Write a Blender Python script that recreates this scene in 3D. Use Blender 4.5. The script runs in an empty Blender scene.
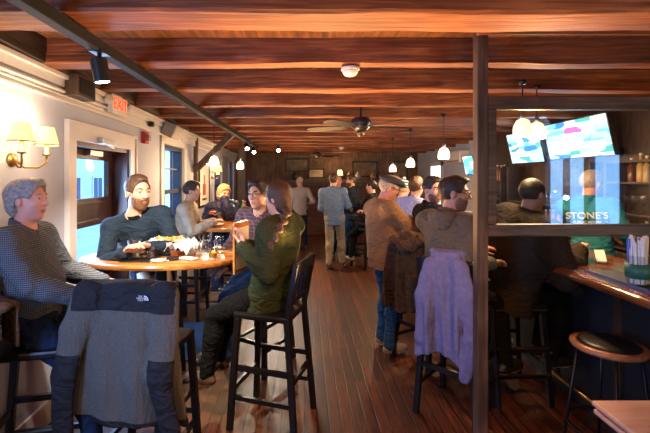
import bpy, math, random
import numpy as np
from mathutils import Vector, Matrix
random.seed(7)
SC = bpy.context.scene
COL = SC.collection
PI = math.pi
EYE = 1.72

def P(px, py, d):
    """point seen at photo position (px, py) at distance d down the room"""
    return Vector(((px - 305) / 400 * d, d, EYE - (py - 178) / 400 * d))

# ------------------------------------------------------------ materials
def nt(name):
    m = bpy.data.materials.new(name); m.use_nodes = True
    n = m.node_tree.nodes; l = m.node_tree.links
    return m, n, l, n['Principled BSDF']

def ramp(n, stops):
    r = n.new('ShaderNodeValToRGB'); e = r.color_ramp.elements
    while len(e) < len(stops): e.new(0.5)
    for q, (p, c) in zip(e, stops):
        q.position = p; q.color = (*c, 1)
    return r

def mat(name, col, rough=0.6, metal=0.0, noise=0.0, scale=30, bump=0.0, spec=0.5, sheen=0.0, emit=None, estr=0, coat=0.0, trans=0.0, alpha=1):
    m, n, l, b = nt(name)
    b.inputs['Base Color'].default_value = (*col, 1)
    b.inputs['Roughness'].default_value = rough
    b.inputs['Metallic'].default_value = metal
    b.inputs['Specular IOR Level'].default_value = spec
    b.inputs['Sheen Weight'].default_value = sheen
    b.inputs['Coat Weight'].default_value = coat
    b.inputs['Transmission Weight'].default_value = trans
    if emit:
        b.inputs['Emission Color'].default_value = (*emit, 1)
        b.inputs['Emission Strength'].default_value = estr
    if noise or bump:
        tc = n.new('ShaderNodeTexCoord'); t = n.new('ShaderNodeTexNoise')
        t.inputs['Scale'].default_value = scale; t.inputs['Detail'].default_value = 5
        l.new(tc.outputs['Object'], t.inputs['Vector'])
        if noise:
            r = ramp(n, [(0.3, tuple(max(0, c * (1 - noise)) for c in col)), (0.7, tuple(min(1, c * (1 + noise)) for c in col))])
            l.new(t.outputs['Fac'], r.inputs['Fac']); l.new(r.outputs['Color'], b.inputs['Base Color'])
        if bump:
            bp = n.new('ShaderNodeBump'); bp.inputs['Strength'].default_value = bump; bp.inputs['Distance'].default_value = 0.01
            l.new(t.outputs['Fac'], bp.inputs['Height']); l.new(bp.outputs['Normal'], b.inputs['Normal'])
    return m

def wood(name, dark, mid, light, scale=(1, 12, 12), rough=0.55, bump=0.3, coat=0.0, knots=3.0):
    m, n, l, b = nt(name)
    tc = n.new('ShaderNodeTexCoord'); mp = n.new('ShaderNodeMapping'); mp.inputs['Scale'].default_value = scale
    t = n.new('ShaderNodeTexNoise'); t.inputs['Scale'].default_value = 3.4; t.inputs['Detail'].default_value = 10; t.inputs['Distortion'].default_value = .8
    l.new(tc.outputs['Object'], mp.inputs['Vector']); l.new(mp.outputs['Vector'], t.inputs['Vector'])
    t2 = n.new('ShaderNodeTexNoise'); t2.inputs['Scale'].default_value = knots; t2.inputs['Detail'].default_value = 3
    l.new(tc.outputs['Object'], t2.inputs['Vector'])
    mx = n.new('ShaderNodeMath'); mx.operation = 'MULTIPLY_ADD'; mx.inputs[1].default_value = 0.55
    ml = n.new('ShaderNodeMath'); ml.operation = 'MULTIPLY'; ml.inputs[1].default_value = 0.45
    l.new(t2.outputs['Fac'], ml.inputs[0]); l.new(t.outputs['Fac'], mx.inputs[0]); l.new(ml.outputs[0], mx.inputs[2])
    r = ramp(n, [(0.36, dark), (0.5, mid), (0.64, light)])
    l.new(mx.outputs[0], r.inputs['Fac']); l.new(r.outputs['Color'], b.inputs['Base Color'])
    bp = n.new('ShaderNodeBump'); bp.inputs['Strength'].default_value = bump; bp.inputs['Distance'].default_value = 0.008
    l.new(t.outputs['Fac'], bp.inputs['Height']); l.new(bp.outputs['Normal'], b.inputs['Normal'])
    b.inputs['Roughness'].default_value = rough; b.inputs['Coat Weight'].default_value = coat
    return m

def glassy(name, tint=(1, 1, 1), gloss=0.12, rough=0.02, ior=1.45):
    m = bpy.data.materials.new(name); m.use_nodes = True
    n = m.node_tree.nodes; l = m.node_tree.links; n.clear()
    o = n.new('ShaderNodeOutputMaterial'); mx = n.new('ShaderNodeMixShader')
    t = n.new('ShaderNodeBsdfTransparent'); t.inputs['Color'].default_value = (*tint, 1)
    g = n.new('ShaderNodeBsdfGlossy'); g.inputs['Roughness'].default_value = rough
    f = n.new('ShaderNodeFresnel'); ge = n.new('ShaderNodeNewGeometry'); mr = n.new('ShaderNodeMapRange')
    mr.inputs['To Min'].default_value = ior; mr.inputs['To Max'].default_value = 1 / ior
    l.new(ge.outputs['Backfacing'], mr.inputs['Value']); l.new(mr.outputs[0], f.inputs['IOR'])
    a = n.new('ShaderNodeMath'); a.operation = 'ADD'; a.inputs[1].default_value = gloss; a.use_clamp = True
    l.new(f.outputs[0], a.inputs[0]); l.new(a.outputs[0], mx.inputs['Fac'])
    l.new(t.outputs[0], mx.inputs[1]); l.new(g.outputs[0], mx.inputs[2]); l.new(mx.outputs[0], o.inputs['Surface'])
    return m

def emis(name, col, s):
    m = bpy.data.materials.new(name); m.use_nodes = True
    n = m.node_tree.nodes; l = m.node_tree.links; n.clear()
    o = n.new('ShaderNodeOutputMaterial'); e = n.new('ShaderNodeEmission')
    e.inputs['Color'].default_value = (*col, 1); e.inputs['Strength'].default_value = s
    l.new(e.outputs[0], o.inputs['Surface']); return m

def stripes(name, base, line, size=0.02, width=0.18, rough=0.85, cross=True, vertical=True):
    """woven check: thin lines of one colour on another, on object coordinates"""
    m, n, l, b = nt(name)
    tc = n.new('ShaderNodeTexCoord'); sp = n.new('ShaderNodeSeparateXYZ'); l.new(tc.outputs['Object'], sp.inputs[0])
    outs = []
    ad = n.new('ShaderNodeMath'); ad.operation = 'ADD'; l.new(sp.outputs['X'], ad.inputs[0]); l.new(sp.outputs['Y'], ad.inputs[1])
    for s in ([ad.outputs[0]] if vertical else []) + ([sp.outputs['Z']] if cross else []):
        d = n.new('ShaderNodeMath'); d.operation = 'DIVIDE'; d.inputs[1].default_value = size; l.new(s, d.inputs[0])
        fr = n.new('ShaderNodeMath'); fr.operation = 'FRACT'; l.new(d.outputs[0], fr.inputs[0])
        lt = n.new('ShaderNodeMath'); lt.operation = 'LESS_THAN'; lt.inputs[1].default_value = width; l.new(fr.outputs[0], lt.inputs[0])
        outs.append(lt.outputs[0])
    if len(outs) > 1:
        mm = n.new('ShaderNodeMath'); mm.operation = 'MAXIMUM'; l.new(outs[0], mm.inputs[0]); l.new(outs[1], mm.inputs[1]); f = mm.outputs[0]
    else: f = outs[0]
    mx = n.new('ShaderNodeMix'); mx.data_type = 'RGBA'
    mx.inputs['A'].default_value = (*base, 1); mx.inputs['B'].default_value = (*line, 1)
    l.new(f, mx.inputs['Factor']); l.new(mx.outputs['Result'], b.inputs['Base Color'])
    b.inputs['Roughness'].default_value = rough
    return m

# ------------------------------------------------------------ mesh collector
class M:
    def __init__(s): s.v = []; s.f = []; s.mi = []; s.cur = 0
    def add(s, vs, fs):
        o = len(s.v); s.v += [tuple(v) for v in vs]
        for f in fs: s.f.append([i + o for i in f]); s.mi.append(s.cur)
        return s
    def box(s, a, b, rot=None, piv=None):
        x0, y0, z0 = a; x1, y1, z1 = b
        vs = [Vector(p) for p in [(x0, y0, z0), (x1, y0, z0), (x1, y1, z0), (x0, y1, z0), (x0, y0, z1), (x1, y0, z1), (x1, y1, z1), (x0, y1, z1)]]
        if rot is not None:
            pv = Vector(piv) if piv is not None else (Vector(a) + Vector(b)) / 2
            vs = [rot @ (v - pv) + pv for v in vs]
        return s.add(vs, [(0, 3, 2, 1), (4, 5, 6, 7), (0, 1, 5, 4), (1, 2, 6, 5), (2, 3, 7, 6), (3, 0, 4, 7)])
    def bar(s, p, q, w, h, up=(0, 0, 1)):
        """rectangular bar from p to q"""
        p = Vector(p); q = Vector(q); d = (q - p).normalized(); u = Vector(up)
        if abs(d.dot(u)) > 0.97: u = Vector((0, 1, 0))
        x = d.cross(u).normalized(); y = x.cross(d).normalized()
        vs = []
        for c in (p, q):
            for a, b in ((-1, -1), (1, -1), (1, 1), (-1, 1)): vs.append(c + x * a * w / 2 + y * b * h / 2)
        return s.add(vs, [(3, 2, 1, 0), (4, 5, 6, 7), (0, 1, 5, 4), (1, 2, 6, 5), (2, 3, 7, 6), (3, 0, 4, 7)])
    def tube(s, pts, r, n=10, cap=True):
        pts = [Vector(p) for p in pts]; rs = r if isinstance(r, (list, tuple)) else [r] * len(pts)
        o = len(s.v); prev = None
        for i, p in enumerate(pts):
            d = (pts[min(i + 1, len(pts) - 1)] - pts[max(i - 1, 0)]).normalized()
            if prev is None:
                u = Vector((0, 0, 1)) if abs(d.z) < 0.9 else Vector((1, 0, 0))
            else: u = prev
            x = d.cross(u).normalized(); y = x.cross(d).normalized(); prev = y
            for k in range(n):
                a = 2 * PI * k / n; s.v.append(tuple(p + (x * math.cos(a) + y * math.sin(a)) * rs[i]))
        for i in range(len(pts) - 1):
            for k in range(n):
                a = o + i * n + k; b = o + i * n + (k + 1) % n
                s.f.append([a, a + n, b + n, b]); s.mi.append(s.cur)
        if cap:
            s.f.append([o + k for k in range(n)]); s.mi.append(s.cur)
            e = o + (len(pts) - 1) * n
            s.f.append([e + k for k in reversed(range(n))]); s.mi.append(s.cur)
        return s
    def lathe(s, prof, c=(0, 0, 0), n=28, sx=1, sy=1, closed=False):
        o = len(s.v)
        for r, z in prof:
            for k in range(n):
                a = 2 * PI * k / n; s.v.append((c[0] + r * sx * math.cos(a), c[1] + r * sy * math.sin(a), c[2] + z))
        m = len(prof)
        for i in range(m if closed else m - 1):
            j = (i + 1) % m
            for k in range(n):
                s.f.append([o + i * n + k, o + i * n + (k + 1) % n, o + j * n + (k + 1) % n, o + j * n + k]); s.mi.append(s.cur)
        if not closed:
            if prof[0][0] > 1e-5: s.f.append([o + k for k in reversed(range(n))]); s.mi.append(s.cur)
            if prof[-1][0] > 1e-5: s.f.append([o + (m - 1) * n + k for k in range(n)]); s.mi.append(s.cur)
        return s
    def sphere(s, c, r, n=14, m=9, sc=(1, 1, 1), R=None):
        o = len(s.v); c = Vector(c)
        for i in range(m + 1):
            t = PI * i / m
            for k in range(n):
                a = 2 * PI * k / n
                q = Vector((r * sc[0] * math.sin(t) * math.cos(a), r * sc[1] * math.sin(t) * math.sin(a), r * sc[2] * math.cos(t)))
                if R is not None: q = R @ q
                s.v.append(tuple(c + q))
        for i in range(m):
            for k in range(n):
                s.f.append([o + i * n + k, o + (i + 1) * n + k, o + (i + 1) * n + (k + 1) % n, o + i * n + (k + 1) % n]); s.mi.append(s.cur)
        return s

def link(name, me, mats, parent=None, loc=None, rz=0):
    o = bpy.data.objects.new(name, me); COL.objects.link(o)
    for m in (mats if isinstance(mats, (list, tuple)) else [mats]): me.materials.append(m)
    if parent is not None: o.parent = parent
    if loc is not None: o.location = loc
    if rz: o.rotation_euler = (0, 0, rz)
    return o

def obj(name, mb, mats, parent=None, smooth=False, bevel=0, loc=None, rz=0, auto=None):
    me = bpy.data.meshes.new(name); me.from_pydata(mb.v, [], mb.f); me.update()
    for p, i in zip(me.polygons, mb.mi): p.material_index = i
    if smooth:
        me.polygons.foreach_set('use_smooth', [True] * len(me.polygons))
        if auto: me.set_sharp_from_angle(angle=math.radians(auto))
    o = link(name, me, mats, parent, loc, rz)
    if bevel:
        b = o.modifiers.new('bevel', 'BEVEL'); b.width = bevel; b.segments = 2; b.limit_method = 'ANGLE'
    return o

def tag(o, label, cat, group=None):
    o['label'] = label; o['category'] = cat
    if group: o['group'] = group
    return o

def thing(name, label, cat, loc=(0, 0, 0), rz=0, group=None):
    o = bpy.data.objects.new(name, None); COL.objects.link(o); o.empty_display_size = 0.05
    o.location = loc; o.rotation_euler = (0, 0, rz)
    return tag(o, label, cat, group)

def struct(o): o['kind'] = 'structure'; return o

def kids(o): return [c for c in bpy.data.objects if c.parent == o]
def dup(src, loc, rz=None, label=None, group=None, parent=None):
    c = src.copy(); COL.objects.link(c)
    if parent is not None: c.parent = parent
    else:
        c.location = loc
        if rz is not None: c.rotation_euler = (0, 0, rz)
        if label: c['label'] = label
        if group: c['group'] = group
    for k in kids(src): dup(k, None, parent=c)
    return c

def text_mesh(name, s, size, mt, parent, M4, extrude=0.001, align='CENTER'):
    cu = bpy.data.curves.new(name, 'FONT'); cu.body = s; cu.size = size; cu.extrude = extrude; cu.align_x = align; cu.align_y = 'CENTER'
    t = bpy.data.objects.new(name, cu); COL.objects.link(t)
    bpy.context.view_layer.update()
    me = bpy.data.meshes.new_from_object(t.evaluated_get(bpy.context.evaluated_depsgraph_get()))
    bpy.data.objects.remove(t); me.transform(M4); me.name = name
    me.materials.clear()
    return link(name, me, mt, parent)

# ------------------------------------------------------------ smooth solids (distance field -> surface net)
def unit(v): v = Vector(v); return v.normalized()
class Field:
    def __init__(s, lo, hi, h):
        s.h = h; s.lo = np.array(lo, dtype=np.float32) - 3 * h
        s.n = np.ceil((np.array(hi) + 3 * h - s.lo) / h).astype(int) + 1
        s.f = np.full(tuple(s.n), 0.12, dtype=np.float32)
        s.ax = [s.lo[i] + h * np.arange(s.n[i], dtype=np.float32) for i in range(3)]
    def sub(s, lo, hi):
        i0 = np.clip(np.floor((np.array(lo) - s.lo) / s.h).astype(int), 0, s.n); i1 = np.clip(np.ceil((np.array(hi) - s.lo) / s.h).astype(int) + 1, 0, s.n)
        sl = tuple(slice(a, b) for a, b in zip(i0, i1))
        X, Y, Z = np.meshgrid(s.ax[0][sl[0]], s.ax[1][sl[1]], s.ax[2][sl[2]], indexing='ij', sparse=True)
        return sl, X, Y, Z
    def put(s, sl, d, k, op):
        a = s.f[sl]
        if a.size == 0: return
        if op == 'add':
            if k > 0:
                t = np.clip(0.5 + 0.5 * (a - d) / k, 0, 1); s.f[sl] = a + (d - a) * t - k * t * (1 - t)
            else: s.f[sl] = np.minimum(a, d)
        else:
            d = -d
            if k > 0:
                t = np.clip(0.5 - 0.5 * (a - d) / k, 0, 1); s.f[sl] = a + (d - a) * t + k * t * (1 - t)
            else: s.f[sl] = np.maximum(a, d)
    def cone(s, a, b, ra, rb, k=0.02, op='add', squash=None, q=1.0):
        a = np.array(a, dtype=np.float32); b = np.array(b, dtype=np.float32)
        R = max(ra, rb) + k + 2 * s.h + 0.01
        sl, X, Y, Z = s.sub(np.minimum(a, b) - R, np.maximum(a, b) + R)
        ab = b - a; L2 = float(ab @ ab) + 1e-9
        px, py, pz = X - a[0], Y - a[1], Z - a[2]
        t = np.clip((px * ab[0] + py * ab[1] + pz * ab[2]) / L2, 0, 1)
        vx, vy, vz = px - t * ab[0], py - t * ab[1], pz - t * ab[2]
        l2 = vx * vx + vy * vy + vz * vz
        if squash is not None:
            w = np.array(squash, dtype=np.float32); w /= np.linalg.norm(w)
            c = vx * w[0] + vy * w[1] + vz * w[2]; l2 = l2 + c * c * (1 / q ** 2 - 1)
        d = np.sqrt(l2) - (ra + (rb - ra) * t)
        s.put(sl, d, k, op); return s
    def ell(s, c, r, R=None, k=0.02, op='add'):
        """ellipsoid; R: 3 axes (rows)"""
        c = np.array(c, dtype=np.float32); r = np.array(r, dtype=np.float32)
        m = float(r.max()) + k + 2 * s.h + 0.01
        sl, X, Y, Z = s.sub(c - m, c + m)
        px, py, pz = X - c[0], Y - c[1], Z - c[2]
        if R is not None:
            A = np.array([list(q) for q in R], dtype=np.float32)
            px, py, pz = (A[0, 0] * px + A[0, 1] * py + A[0, 2] * pz, A[1, 0] * px + A[1, 1] * py + A[1, 2] * pz, A[2, 0] * px + A[2, 1] * py + A[2, 2] * pz)
        k0 = np.sqrt((px / r[0]) ** 2 + (py / r[1]) ** 2 + (pz / r[2]) ** 2)
        k1 = np.sqrt((px / r[0] ** 2) ** 2 + (py / r[1] ** 2) ** 2 + (pz / r[2] ** 2) ** 2) + 1e-6
        s.put(sl, k0 * (k0 - 1) / k1, k, op); return s
    def cut(s, pt, nrm, k=0.0):
        """remove the side the normal points to"""
        nrm = unit(nrm); X, Y, Z = np.meshgrid(*s.ax, indexing='ij', sparse=True)
        d = (X - pt[0]) * nrm[0] + (Y - pt[1]) * nrm[1] + (Z - pt[2]) * nrm[2]
        s.f = np.maximum(s.f, d.astype(np.float32)); return s
    def folds(s, amp, freq=18, seed=0, aniso=(1, 1, 0.6)):
        rg = np.random.RandomState(seed); X, Y, Z = np.meshgrid(*s.ax, indexing='ij', sparse=True)
        t = 0
        for i in range(6):
            d = rg.normal(size=3) * np.array(aniso); d /= np.linalg.norm(d); fr = freq * (0.6 + 0.35 * i); ph = rg.uniform(0, 6.28, 3)
            w = 0.6 * np.sin(X * fr * .5 + ph[1]) + 0.6 * np.sin(Z * fr * .45 + ph[2])
            t = t + np.sin(fr * (d[0] * X + d[1] * Y + d[2] * Z) + ph[0] + w) / (1 + 0.5 * i)
        s.f += (amp * t / 1.6).astype(np.float32); return s
    def mesh(s, name, mats, parent=None, region=None, keep_largest=False):
        f = s.f; ins = f < 0; h = s.h
        nx, ny, nz = f.shape
        cnt = np.zeros((nx - 1, ny - 1, nz - 1), dtype=np.int8)
        for dx in (0, 1):
            for dy in (0, 1):
                for dz in (0, 1): cnt += ins[dx:nx - 1 + dx, dy:ny - 1 + dy, dz:nz - 1 + dz]
        I, J, K = np.nonzero((cnt > 0) & (cnt < 8))
        vid = np.full(cnt.shape, -1, dtype=np.int64); vid[I, J, K] = np.arange(len(I))
        pos = np.zeros((len(I), 3)); num = np.zeros(len(I))
        co = [(a, b, c) for a in (0, 1) for b in (0, 1) for c in (0, 1)]
        for a in co:
            for ax in range(3):
                if a[ax] == 0:
                    b = list(a); b[ax] = 1
                    fa = f[I + a[0], J + a[1], K + a[2]].astype(float); fb = f[I + b[0], J + b[1], K + b[2]].astype(float)
                    m = (fa < 0) != (fb < 0); t = np.where(m, fa / np.where(m, fa - fb, 1), 0)
                    p = np.array(a, dtype=float)[None, :].repeat(len(I), 0); p[:, ax] = t
                    pos += p * m[:, None]; num += m
        pos = (pos / num[:, None] + np.stack([I, J, K], 1)) * h + s.lo
        quads = []
        for ax in range(3):
            o = [(0, 0, 0)] * 3
            A = ins[:-1, 1:-1, 1:-1] if ax == 0 else ins[1:-1, :-1, 1:-1] if ax == 1 else ins[1:-1, 1:-1, :-1]
            B = ins[1:, 1:-1, 1:-1] if ax == 0 else ins[1:-1, 1:, 1:-1] if ax == 1 else ins[1:-1, 1:-1, 1:]
            for flip, msk in ((False, A & ~B), (True, ~A & B)):
                i, j, k = np.nonzero(msk)
                if ax == 0: j = j + 1; k = k + 1; q = [vid[i, j - 1, k - 1], vid[i, j, k - 1], vid[i, j, k], vid[i, j - 1, k]]
                elif ax == 1: i = i + 1; k = k + 1; q = [vid[i - 1, j, k - 1], vid[i - 1, j, k], vid[i, j, k], vid[i, j, k - 1]]
                else: i = i + 1; j = j + 1; q = [vid[i - 1, j - 1, k], vid[i, j - 1, k], vid[i, j, k], vid[i - 1, j, k]]
                q = np.stack(q, 1)
                if flip: q = q[:, ::-1]
                quads.append(q)
        q = np.concatenate(quads)
        me = bpy.data.meshes.new(name)
        me.vertices.add(len(pos)); me.vertices.foreach_set('co', pos.astype(np.float32).ravel())
        me.loops.add(q.size); me.loops.foreach_set('vertex_index', q.astype(np.int32).ravel())
        me.polygons.add(len(q)); me.polygons.foreach_set('loop_start', np.arange(0, q.size, 4, dtype=np.int32))
        if region is not None:
            cen = pos[q].mean(1); me.polygons.foreach_set('material_index', region(cen).astype(np.int32))
        me.update(calc_edges=True); me.polygons.foreach_set('use_smooth', np.ones(len(q), dtype=bool)); me.validate()
        return link(name, me, mats, parent)
# ------------------------------------------------------------ people
def ik(a, t, l1, l2, pole):
    a = Vector(a); t = Vector(t); d = t - a; L = d.length; mx = (l1 + l2) * 0.985
    if L > mx: t = a + d * (mx / L); d = t - a; L = mx
    x = d.normalized(); pl = Vector(pole); y = (pl - x * pl.dot(x))
    y = y.normalized() if y.length > 1e-4 else Vector((0, 0, 1))
    c = (l1 * l1 + L * L - l2 * l2) / (2 * L); s = math.sqrt(max(0, l1 * l1 - c * c))
    return a + x * c + y * s, t

def fwd(deg): a = math.radians(deg); return Vector((-math.sin(a), math.cos(a), 0))

def hand(F, w, d, n, side, S, curl=0.5, spread=0.02):
    """w wrist, d along the hand, n out of the BACK of the hand, side: unit vector towards the thumb"""
    d = unit(d); n = (Vector(n) - d * Vector(n).dot(d)).normalized(); t = unit(side); t = (t - d * t.dot(d) - n * t.dot(n)).normalized()
    fs = [0.072, 0.080, 0.075, 0.060]
    for i in range(4):
        o = (0.030 - 0.020 * i) * S
        kn = w + d * (0.088 - 0.006 * abs(i - 1)) * S + t * o
        F.cone(w + t * o * 0.55 + d * 0.01 * S, kn, 0.015 * S, 0.0115 * S, k=0.012)
        p = kn; ang = curl * 0.55
        for j, fr in enumerate((0.45, 0.32, 0.23)):
            dd = (d * math.cos(ang) - n * math.sin(ang) + t * spread * (1.5 - i)).normalized()
            q = p + dd * fs[i] * fr * S; F.cone(p, q, (0.0098 - 0.0008 * j) * S, (0.009 - 0.0008 * j) * S, k=0.003)
            p = q; ang += curl * 0.6
    b = w + d * 0.025 * S + t * 0.018 * S
    m = b + (d * 0.55 + t * 0.75 - n * 0.25 * (1 + curl)).normalized() * 0.042 * S
    e = m + (d * 0.9 + t * 0.25 - n * 0.3 * (1 + curl)).normalized() * 0.030 * S
    F.cone(b, m, 0.014 * S, 0.0115 * S, k=0.01); F.cone(m, e, 0.0112 * S, 0.009 * S, k=0.004)
    e2 = e + (d + t * 0.05 - n * 0.35).normalized() * 0.022 * S; F.cone(e, e2, 0.0098 * S, 0.0085 * S, k=0.003)

SKINS = {}
def person(label, base, yaw, hip_z, head, hands, feet, hyaw, hpitch=0, hroll=0, S=1.0, h=0.009, skin='skin_fair',
           shirt=None, shirt_name='shirt', g=0.016, hem=0.07, fold=0.005, belly=0.0, pants=None, gp=0.012, shoes=None,
           hair='short', hairm=None, beard=None, glasses=False, cap=None, poles=None, kpoles=None, curls=(0.6, 0.6), hnorm=(None, None),
           bare_arm=0, collar=True, group=None, extra=None, female=False, seed=1, wide=1.0, inner=None, hdirs=(None, None), thumbs=(None, None)):
    root = thing('person', label, 'person', (base[0], base[1], 0), 0, group)
    O = Vector((base[0], base[1], 0)); V = lambda p: Vector(p) - O
    f = fwd(yaw); r = Vector((f.y, -f.x, 0)); hip = Vector((0, 0, hip_z)); hc = V(head)
    hf0 = fwd(hyaw); hr = Vector((hf0.y, -hf0.x, 0)); cp = math.radians(hpitch)
    hf = hf0 * math.cos(cp) + Vector((0, 0, 1)) * math.sin(cp); hu = hr.cross(hf).normalized()
    if hroll:
        Rm = Matrix.Rotation(math.radians(hroll), 3, hf); hr = Rm @ hr; hu = Rm @ hu
    nb = hc - hu * 0.165 * S - hf0 * 0.035 * S
    u = (nb - hip); TL = u.length; u = u.normalized(); rr = (r - u * r.dot(u)).normalized(); ff = u.cross(rr).normalized()
    A = [rr, ff, u]
    sw = (0.155 if female else 0.175) * S * wide
    sh = [nb - u * 0.055 * S + rr * s * sw for s in (-1, 1)]   # left, right
    hj = [hip + rr * s * 0.09 * S for s in (-1, 1)]
    el, wr = [], []
    for i in (0, 1):
        pole = (poles[i] if poles and poles[i] is not None else (f * -0.5 + rr * (-0.5, 0.5)[i] + Vector((0, 0, -1))))
        e, w = ik(sh[i], V(hands[i]), 0.285 * S, 0.255 * S, pole); el.append(e); wr.append(w)
    kn, an = [], []
    for i in (0, 1):
        pole = kpoles[i] if kpoles else f + Vector((0, 0, 0.3))
        k_, a_ = ik(hj[i], V(feet[i]) + Vector((0, 0, 0.085 * S)), 0.43 * S, 0.41 * S, pole); kn.append(k_); an.append(a_)
    def torso(F, g, pelvis=True):
        if pelvis: F.ell(hip + u * 0.03 * S, ((0.155 * wide * S + g), 0.105 * S + g + belly * .5, 0.125 * S + g), A, k=0.03)
        F.ell(hip + u * TL * 0.36 + ff * belly * 0.7, ((0.13 * wide * S + g + belly * .6), 0.098 * S + g + belly, 0.17 * S), A, k=0.05)
        F.ell(hip + u * TL * 0.70, (0.155 * wide * S + g, 0.108 * S + g, 0.17 * S), A, k=0.05)
        if female: F.ell(hip + u * TL * 0.66 + ff * 0.06, (0.12 * S + g, 0.07 * S + g, 0.07), A, k=0.05)
        F.cone(sh[0] - u * .01, sh[1] - u * .01, 0.058 * S + g, 0.058 * S + g, k=0.05, squash=ff, q=1.0)
        for i in (0, 1): F.cone(nb - u * 0.0 * S, sh[i] + u * 0.005, 0.048 * S + g * .6, 0.050 * S + g * .8, k=0.03)
    def arms(F, g, frac=1.0, cuff=0):
        for i in (0, 1):
            F.cone(sh[i], el[i], 0.052 * S + g, 0.041 * S + g, k=0.03)
            m = el[i] + (wr[i] - el[i]) * 0.3
            e = el[i] + (wr[i] - el[i]) * frac
            if frac > 0.3:
                F.cone(el[i], m, 0.041 * S + g, 0.043 * S + g, k=0.02); F.cone(m, e, 0.043 * S + g, 0.028 * S + g * 0.8 + (1 - frac) * .01, k=0.02)
    def legs(F, g, end=1.0):
        for i in (0, 1):
            F.cone(hj[i], kn[i], 0.085 * S + g, 0.055 * S + g, k=0.04)
            F.cone(kn[i], an[i], 0.053 * S + g, 0.038 * S + g * 1.2, k=0.03)
            sv = (an[i] - kn[i]); c = kn[i] + sv * 0.3 - unit((kn[i] - (hj[i] + an[i]) / 2)) * 0.02
            F.ell(c, (0.05 * S + g, 0.05 * S + g, 0.10 * S), None, k=0.04)
    HA = [hr, hf, hu]; H = lambda x, y, z: hc + hr * x * S + hf * y * S + hu * z * S
    def bounds(pts, m=0.2):
        a = np.array([list(p) for p in pts]); return a.min(0) - m, a.max(0) + m
    # body
    lo, hi = bounds([hip, nb, hc] + sh + el + wr + kn + an, 0.19)
    lo[2] = max(lo[2], -0.0 + min(an[0].z, an[1].z) - 0.05); hi[2] = hc.z + 0.13 * S
    F = Field(lo, hi, h)
    torso(F, -0.006); arms(F, -0.004); legs(F, -0.006)
    F.cone(nb - u * 0.03, H(0, -0.015, -0.06), 0.056 * S, 0.054 * S, k=0.03)
    for i in (0, 1):
        fd = wr[i] - el[i]; hd = hdirs[i] or fd
        n = hnorm[i] or (Vector((0, 0, 1)) - 0.2 * rr * (-1, 1)[i]); sd = thumbs[i] or rr * (1, -1)[i]
        if abs(unit(sd).dot(unit(hd))) > 0.9: sd = f
        hand(F, wr[i], hd, n, sd, S, curls[i])
    # head
    F.ell(H(0, -0.012, 0.030), (0.074 * S, 0.094 * S, 0.088 * S), HA, k=0.02)
    F.ell(H(0, 0.028, -0.035), (0.060 * S, 0.062 * S, 0.078 * S), HA, k=0.03)
    F.ell(H(0, 0.052, -0.098), (0.026 * S, 0.024 * S, 0.018 * S), HA, k=0.025)
    F.ell(H(0, 0.070, 0.030), (0.052 * S, 0.020 * S, 0.012 * S), HA, k=0.015)
    for s in (-1, 1):
        F.ell(H(0.034 * s, 0.062, -0.020), (0.022 * S, 0.020 * S, 0.018 * S), HA, k=0.02)
        F.ell(H(0.033 * s, 0.098, 0.010), (0.017 * S, 0.014 * S, 0.011 * S), HA, k=0.010, op='sub')
        F.ell(H(0.076 * s, -0.008, -0.005), (0.010 * S, 0.019 * S, 0.031 * S), HA, k=0.006)
    for s in (-1, 1):
        F.ell(H(0.032 * s, 0.079, 0.020), (0.018 * S, 0.010 * S, 0.007 * S), HA, k=0.004); F.ell(H(0.032 * s, 0.077, -0.003), (0.016 * S, 0.009 * S, 0.005 * S), HA, k=0.004)
    F.cone(H(0, 0.084, 0.018), H(0, 0.106, -0.022), 0.008 * S, 0.0125 * S, k=0.010)
    for s in (-1, 1): F.ell(H(0.012 * s, 0.094, -0.025), (0.009 * S, 0.011 * S, 0.008 * S), HA, k=0.006)
    F.ell(H(0, 0.084, -0.054), (0.024 * S, 0.010 * S, 0.006 * S), HA, k=0.006)
    F.ell(H(0, 0.082, -0.066), (0.021 * S, 0.011 * S, 0.007 * S), HA, k=0.006)
    F.cone(H(-0.022, 0.098, -0.060), H(0.022, 0.098, -0.060), 0.004 * S, 0.004 * S, k=0.004, op='sub')
    hcn = np.array(list(hc)); HAn = np.array([list(q) for q in HA])
    def reg(c):
        l = (c - hcn) @ HAn.T / S
        lips = (np.abs(l[:, 0]) < 0.024) & (l[:, 1] > 0.082) & (l[:, 2] < -0.049) & (l[:, 2] > -0.073)
        return lips.astype(int)
    F.mesh('body', [MT[skin], MT['lips']], root, reg)
    # clothes
    if shirt:
        lo2, hi2 = bounds([hip, nb] + sh + el + wr, 0.22 + g); G = Field(lo2, hi2, h)
        torso(G, g)
        if hem >= .09: G.cone(hip + u * TL * .62, hip - u * (hem + .05), 0.138 * S * wide + g + belly * .4, 0.150 * S * wide + g + belly * .6, k=.03, squash=ff, q=.74)
        G.cut(hip - u * hem, -u)
        arms(G, g, 0.97 - bare_arm)
        if fold: G.folds(fold * 1.25, 24, seed)
        G.cone(nb - u * 0.02 + ff * .01, nb + u * 0.14 + ff * 0.03, 0.055 * S + 0.004, 0.062 * S + 0.006, k=0.008, op='sub')
        G.mesh(shirt_name, MT[shirt], root)
        if collar and inner is None:
            C = Field(*bounds([nb], 0.14), h * .8)
            C.cone(nb - u * 0.015 - ff * .004, nb + u * 0.035, 0.066 * S + .006, 0.062 * S + .006, k=0)
            C.cone(nb - u * 0.1, nb + u * 0.14 + ff * .01, 0.058 * S + .002, 0.06 * S + .002, k=0, op='sub')
            C.cut(nb + u * 0.045 * S + ff * 0.02, u + ff * 0.6)
            if (C.f < 0).any(): C.mesh('collar', MT[shirt], root)
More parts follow.
